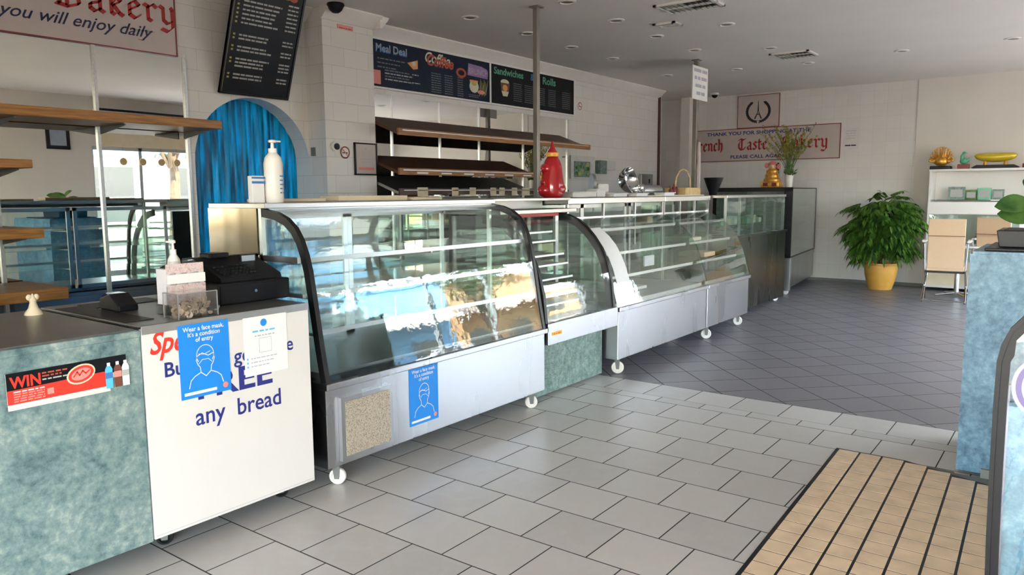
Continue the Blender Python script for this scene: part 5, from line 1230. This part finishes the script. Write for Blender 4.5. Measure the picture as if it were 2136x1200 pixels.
t = thing('cafe_table', (12.45, 1.36, 0), 'white topped pedestal table between the beige chairs', 'table')
b = MB(); b.box(12.18, 12.72, 1.05, 1.70, .70, .73, .01); b.build('tabletop', 'white', t)
b = MB(); b.cyl((12.40, 1.38, .03), (12.40, 1.38, .70), .035, n=18); b.build('pedestal', 'chrome', t, smooth=True)
for a in (35, 125, 215, 305):
    b = MB(); b.tube([(12.40, 1.38, .05), (12.40+.3*math.cos(R(a)), 1.38+.3*math.sin(R(a)), .02)], [.02, .014], 8); b.build('foot', 'chrome', t, smooth=True)

# ============================================================ RIGHT COUNTER AND VITRINE
t = thing('right_marble_counter', (4.9, 0, 0), 'tall sky blue marble laminate counter at right', 'counter')
b = MB(); b.box(4.55, 5.25, -.75, .455, .02, 1.175); b.build('counter_body', 'marble2', t)
b = MB(); b.box(4.53, 5.25, -.76, .34, 0, .05); b.build('kick_base', 'kerb', t)
b = MB(); b.box(4.56, 5.26, -.75, .445, 1.175, 1.187); b.build('countertop', 'marble2', t)
b = MB(); b.box(4.62, 5.2, -.5, .40, 1.188, 1.202, .004); tag(b.build('black_tray', 'blackplastic'), 'low black tray on the right marble counter under the planter', 'tray')
t = thing('black_planter', (4.9, .15, 1.203), 'black rectangular planter with broad glossy leaves on the right counter', 'planter')
b = MB(); b.prism([(-.15, 1.203), (.345, 1.203), (.36, 1.29), (-.17, 1.29)], 'x', 4.72, 5.1); b.build('planter_box', 'blackplastic', t, bevel=.004)
b = MB(); b.box(4.74, 5.08, -.15, .33, 1.285, 1.292); b.build('soil', 'dust', t)
lf = MB(); st = MB()
def broad(mb, p, d, l, w, n_, fold=.15):
    d = d.normalized(); s_ = d.cross(n_).normalized(); up = s_.cross(d); k = 8; vs = []; 
    for i in range(k+1):
        u = i/k; hw = w/2*math.sin(math.pi*min(1, u*.92+.06))**.75*(1 if u < .95 else .25); c = p+d*l*u+up*(.10*l*math.sin(u*2.6))
        vs += [c+s_*hw+up*hw*fold, c, c-s_*hw+up*hw*fold]
    mb.add(vs, [[i*3+j, i*3+j+1, i*3+j+4, i*3+j+3] for i in range(k) for j in (0, 1)])
for (a, el, l, w, z, oy) in ((95, -5, .17, .13, 1.42, .22), (100, 10, .16, .12, 1.34, .22), (20, 25, .2, .14, 1.40, .15), (150, 20, .2, .14, 1.38, .15), (200, 15, .2, .14, 1.46, .1), (270, 10, .22, .15, 1.45, .1), (330, 20, .2, .14, 1.40, .1), (250, -10, .2, .14, 1.36, .05), (60, 35, .2, .13, 1.46, .12), (180, -15, .16, .12, 1.36, .18), (170, 30, .18, .13, 1.46, .2)):
    p = Vector((4.88, oy, z)); d = Vector((math.cos(R(a))*math.cos(R(el)), math.sin(R(a))*math.cos(R(el)), math.sin(R(el))))
    st.tube([(4.88, .12, 1.29), (4.88, (.12+oy)/2, z-.06), tuple(p)], [.006, .005, .004], 6)
    broad(lf, p, d, l, w, Vector((-.75, .1, .65)))
lf.build('leaves', 'leaf2', t, smooth=True); st.build('stems', 'leaf', t, smooth=True)
# vitrine at far right, seen from its end
t = thing('curved_vitrine', (2.7, -.2, 0), 'curved glass vitrine with dark chrome edge at the right picture edge', 'display case')
VP = [(.158, .34), (.163, .50), (.167, .70), (.169, .90), (.168, 1.02), (.160, 1.07), (.142, 1.115), (.112, 1.155), (.07, 1.182), (.02, 1.20), (-.05, 1.21), (-.65, 1.21)]
VPo = VP[::-1]
b = MB(); b.prism([(p[0], p[1]) for p in VP]+[(p[0]-.012 if i < 6 else p[0]-.006, p[1]-(.012 if i > 4 else 0)) for i, p in list(enumerate(VP))[::-1]], 'x', 2.50, 2.53)
b.build('edge_frame', 'blackplastic', t, smooth=True)
inn = [(p[0]-.012 if i < 6 else p[0]-.006, p[1]-(.012 if i > 4 else 0)) for i, p in enumerate(VP)]
inn2 = [(p[0]-.032 if i < 6 else p[0]-.016, p[1]-(.032 if i > 4 else 0)) for i, p in enumerate(VP)]
b = MB(); b.prism(inn+inn2[::-1], 'x', 2.506, 2.526); b.build('inner_trim', 'blackplastic', t, smooth=True)
b = MB(); b.prism([(p[0], p[1]) for p in VP]+[(p[0]-.005, p[1]-(.006 if i > 4 else 0)) for i, p in list(enumerate(VP))[::-1]], 'x', 2.53, 2.90); b.build('curved_glass', 'glass', t, smooth=True)
b = MB(); b.prism(inn2+[(-.65, .34)], 'x', 2.512, 2.516); b.build('end_glass', 'glass', t)
b = MB(); b.prism([(p[0]-.035, p[1]) for p in VP[:4]]+[(-.65, .90), (-.65, .34)], 'x', 2.53, 2.55); b.build('end_panel', 'marble2', t)
b = MB(); b.prism([(.155, .3), (.165, .95), (.133, .95), (.125, .3)], 'x', 2.527, 2.545); b.build('end_post', 'trimmetal', t)
b = MB(); b.box(2.50, 2.92, -.66, .160, 0.02, .34); b.build('base_cabinet', 'steel', t)
b = MB(); b.box(2.54, 2.88, -.62, .12, .88, .885); b.build('glass_shelf', 'glassshelf', t)
t2 = thing('ring_reflection', (2.51, .07, .95), 'lavender ring shaped reflection painted on the vitrine end glass', 'sticker')  # painted discs stand in for a reflection in the end glass
M['lavender'] = pmat('lavender reflection', (.36, .33, .60), .4); M['violet'] = pmat('violet reflection', (.13, .10, .24), .4); M['lilac'] = pmat('pale lilac reflection', (.55, .55, .75), .4)
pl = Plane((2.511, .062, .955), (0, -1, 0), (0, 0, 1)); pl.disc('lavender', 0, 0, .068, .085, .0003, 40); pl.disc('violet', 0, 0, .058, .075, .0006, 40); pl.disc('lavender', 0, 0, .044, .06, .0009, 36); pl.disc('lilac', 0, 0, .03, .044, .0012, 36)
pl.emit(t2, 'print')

# ============================================================ RIGHT WALL (seen in mirrors)
t = thing('window_valance', (9, YR+.06, 2.5), 'patterned valance above the shopfront windows', 'valance')
b = MB(); b.box(6.4, 12.9, YR+.05, YR+.07, 2.37, 2.62); b.build('cloth', 'cream', t)
for i, x in enumerate((6.75, 7.1, 7.45, 7.75, 8.1)):
    t = thing('hanging_ornament', (x, YR+.15, 2.2), ['round', 'pierced', 'large', 'pale', 'small'][i]+' ornament hanging in the window, seen in the left mirror', 'hanging ornament', 'ornaments hanging in the window')
    b = MB(); b.cyl((x, YR+.15, 2.10), (x, YR+.16, 2.10), .065, n=20); b.build('disc', 'bamboo', t, smooth=True)
    b = MB(); b.tube([(x, YR+.155, 2.15), (x, YR+.155, 2.36)], .002, 4); b.build('string', 'ink', t)
t = thing('small_picture', (5.75, YR, 2.4), 'small dark framed picture on the cream wall, seen in the left mirror', 'picture')
b = MB(); b.box(5.58, 5.95, YR, YR+.02, 2.28, 2.68); b.build('frame', 'black', t); b = MB(); b.box(5.64, 5.89, YR+.02, YR+.024, 2.34, 2.62); b.build('print', 'led', t)
t = thing('wall_air_conditioner', (7.2, YR, 2.9), 'long white wall air conditioner over the window, seen in the left mirror', 'air conditioner')
b = MB(); b.box(6.35, 8.0, YR, YR+.2, 2.70, 3.0, .02); b.build('housing', 'white', t); b = MB(); b.box(6.35, 8.0, YR+.201, YR+.204, 2.95, 2.99); b.build('outlet', 'black', t)

# ============================================================ STREET OUTSIDE
m = MB(); m.box(-40, 60, YR-3.2, YR-.2, -.14, -.02); m.box(-20, XB-.2, YR-3.2, 12, -.14, -.02); struct(m.build('ground', 'paving'))
m = MB(); m.box(-60, 80, -60, YR-3.2, -.2, -.14); m.box(-60, -20, YR-3.2, 40, -.2, -.14); struct(m.build('ground', 'asphalt'))
def building(x0, x1, y0, y1, h, mt, lab, aw):
    t = thing('street_building', ((x0+x1)/2, y1, 0), lab, 'building', 'buildings across the street')
    b = MB(); b.box(x0, x1, y0, y1, -.2, h); b.box(x0-.1, x1+.1, y1, y1+.15, h-.3, h); b.build('wall', mt, t)
    n = int((x1-x0)/3)
    for i in range(n):
        a = x0+.6+i*(x1-x0-.6)/n
        b = MB(); b.box(a, a+1.9, y1, y1+.03, .5, 2.6); b.build('shop_window', 'darkglass', t)
    b = MB(); b.prism([(y1, 3.5), (y1+1.2, 3.1), (y1+1.2, 3.0), (y1, 3.4)], 'x', x0+.3, x1-.3); b.build('awning', aw, t)
building(-6, 9, -24, -18, 4.0, 'facade2', 'white shop building across the street', 'awning')
building(9.2, 20, -24, -18, 4.2, 'facade2', 'wide white shop building across the street', 'awning')
building(20.2, 26.5, -24, -18, 5.2, 'facade_blue', 'light blue shop building added to colour the case glass reflections', 'facade2')  # invented blue front that gives the case glass its sky blue reflection
building(26.7, 44, -24, -18, 4.6, 'facade3', 'low tan shop building across the street', 'signboard')
def tree(x, y, h, lab):
    t = thing('street_tree', (x, y, -.1), lab, 'tree', 'trees along the street'); rr = random.Random(int(x*10))
    b = MB(); b.tube([(x, y, -.15), (x+.1, y, h*.35), (x, y+.1, h*.6)], [.16, .12, .07], 10)
    for i in range(6):
        a = i*1.05; b.tube([(x, y, h*.4), (x+math.cos(a)*h*.2, y+math.sin(a)*h*.2, h*.75)], [.06, .02], 6)
    b.build('trunk', 'bark', t, smooth=True)
    b = MB()
    for i in range(1400):
        d = Vector((rr.gauss(0, 1), rr.gauss(0, 1), rr.gauss(0, 1))).normalized()*rr.uniform(.4, 1); p = Vector((x+d.x*h*.28, y+d.y*h*.28, h*.72+d.z*h*.27)); e1 = Vector((rr.uniform(-1, 1), rr.uniform(-1, 1), rr.uniform(-1, 1))).normalized(); e2 = e1.orthogonal().normalized(); s_ = .12
        b.add([p, p+e1*s_+e2*s_*.5, p+e1*s_*2, p+e1*s_-e2*s_*.5], [(0, 1, 2, 3)])
    b.build('crown', 'treeleaf', t)
tree(10.5, -7.0, 5.5, 'street tree outside the shopfront windows'); tree(22.5, -12.5, 6., 'street tree further along the street')
t = thing('parked_car', (13.5, -6.8, -.14), 'silver car parked at the far kerb outside', 'car')
b = MB(); pr = [(11.4, .1), (15.6, .1), (15.7, .55), (15.2, .75), (14.5, .85), (13.9, 1.3), (12.6, 1.32), (11.9, .9), (11.4, .8)]
b.prism(pr, 'y', -7.7, -6.0); b.build('car_body', 'carpaint', t, bevel=.08)
b = MB(); b.prism([(14.3, .88), (13.85, 1.25), (12.65, 1.27), (12.1, .92)], 'y', -7.72, -5.98); b.build('side_windows', 'darkglass', t)
for x in (12.2, 14.8):
    for y in (-7.72, -5.98):
        b = MB(); b.cyl((x, y-.1, .18), (x, y+.1, .18), .32, n=24); b.build('wheel', 'black', t, smooth=True)

# ============================================================ LIGHT
w = bpy.data.worlds.new('sky'); sc.world = w; w.use_nodes = True; nt = w.node_tree; nt.nodes.clear()
out = nt.nodes.new('ShaderNodeOutputWorld'); bg = nt.nodes.new('ShaderNodeBackground'); sky = nt.nodes.new('ShaderNodeTexSky')
sky.sky_type = 'NISHITA'; sky.sun_disc = False; sky.sun_elevation = R(42); sky.sun_rotation = R(150); sky.air_density = 1.2; sky.dust_density = .5; sky.ozone_density = 1.5
hs = nt.nodes.new('ShaderNodeHueSaturation'); hs.inputs['Saturation'].default_value = .6; L(nt, sky.outputs[0], hs.inputs['Color']); L(nt, hs.outputs[0], bg.inputs[0]); bg.inputs[1].default_value = SKY; L(nt, bg.outputs[0], out.inputs[0])
sd = bpy.data.lights.new('sun', 'SUN'); sd.energy = SUN; sd.angle = R(.6); sd.color = (1., .86, .66)
so = bpy.data.objects.new('sun', sd); COL.objects.link(so)
so.rotation_euler = Vector((.18, -.60, -.78)).to_track_quat('-Z', 'Y').to_euler()
# ============================================================ CAMERA
yaw, pitch, roll, F = .64378964, .123446322, .00667454391, 1584.63665
f = Vector((math.cos(yaw)*math.cos(pitch), math.sin(yaw)*math.cos(pitch), -math.sin(pitch)))
r = f.cross(Vector((0, 0, 1))).normalized(); d = f.cross(r); c_, s_ = math.cos(roll), math.sin(roll)
rx = c_*r+s_*d; dn = -s_*r+c_*d
cam = bpy.data.cameras.new('camera'); co = bpy.data.objects.new('camera', cam); COL.objects.link(co)
cam.sensor_width = 36; cam.lens = F/2136*36; cam.clip_start = .02
co.matrix_world = Matrix(((rx.x, -dn.x, -f.x, 0), (rx.y, -dn.y, -f.y, 0), (rx.z, -dn.z, -f.z, 1.5), (0, 0, 0, 1)))
sc.camera = co
sc.view_settings.view_transform = 'Standard'; sc.view_settings.look = 'None'; sc.view_settings.gamma = 1.; sc.view_settings.use_curve_mapping = False
sc.view_settings.exposure = EXPO
cy_ = sc.cycles; cy_.max_bounces = 12; cy_.diffuse_bounces = 6; cy_.glossy_bounces = 6; cy_.transmission_bounces = 6; cy_.transparent_max_bounces = 32; cy_.caustics_reflective = False; cy_.caustics_refractive = False
cy_.sample_clamp_indirect = 6.; cy_.use_denoising = True
for o in bpy.data.objects:
    if '_o' in o: del o['_o']
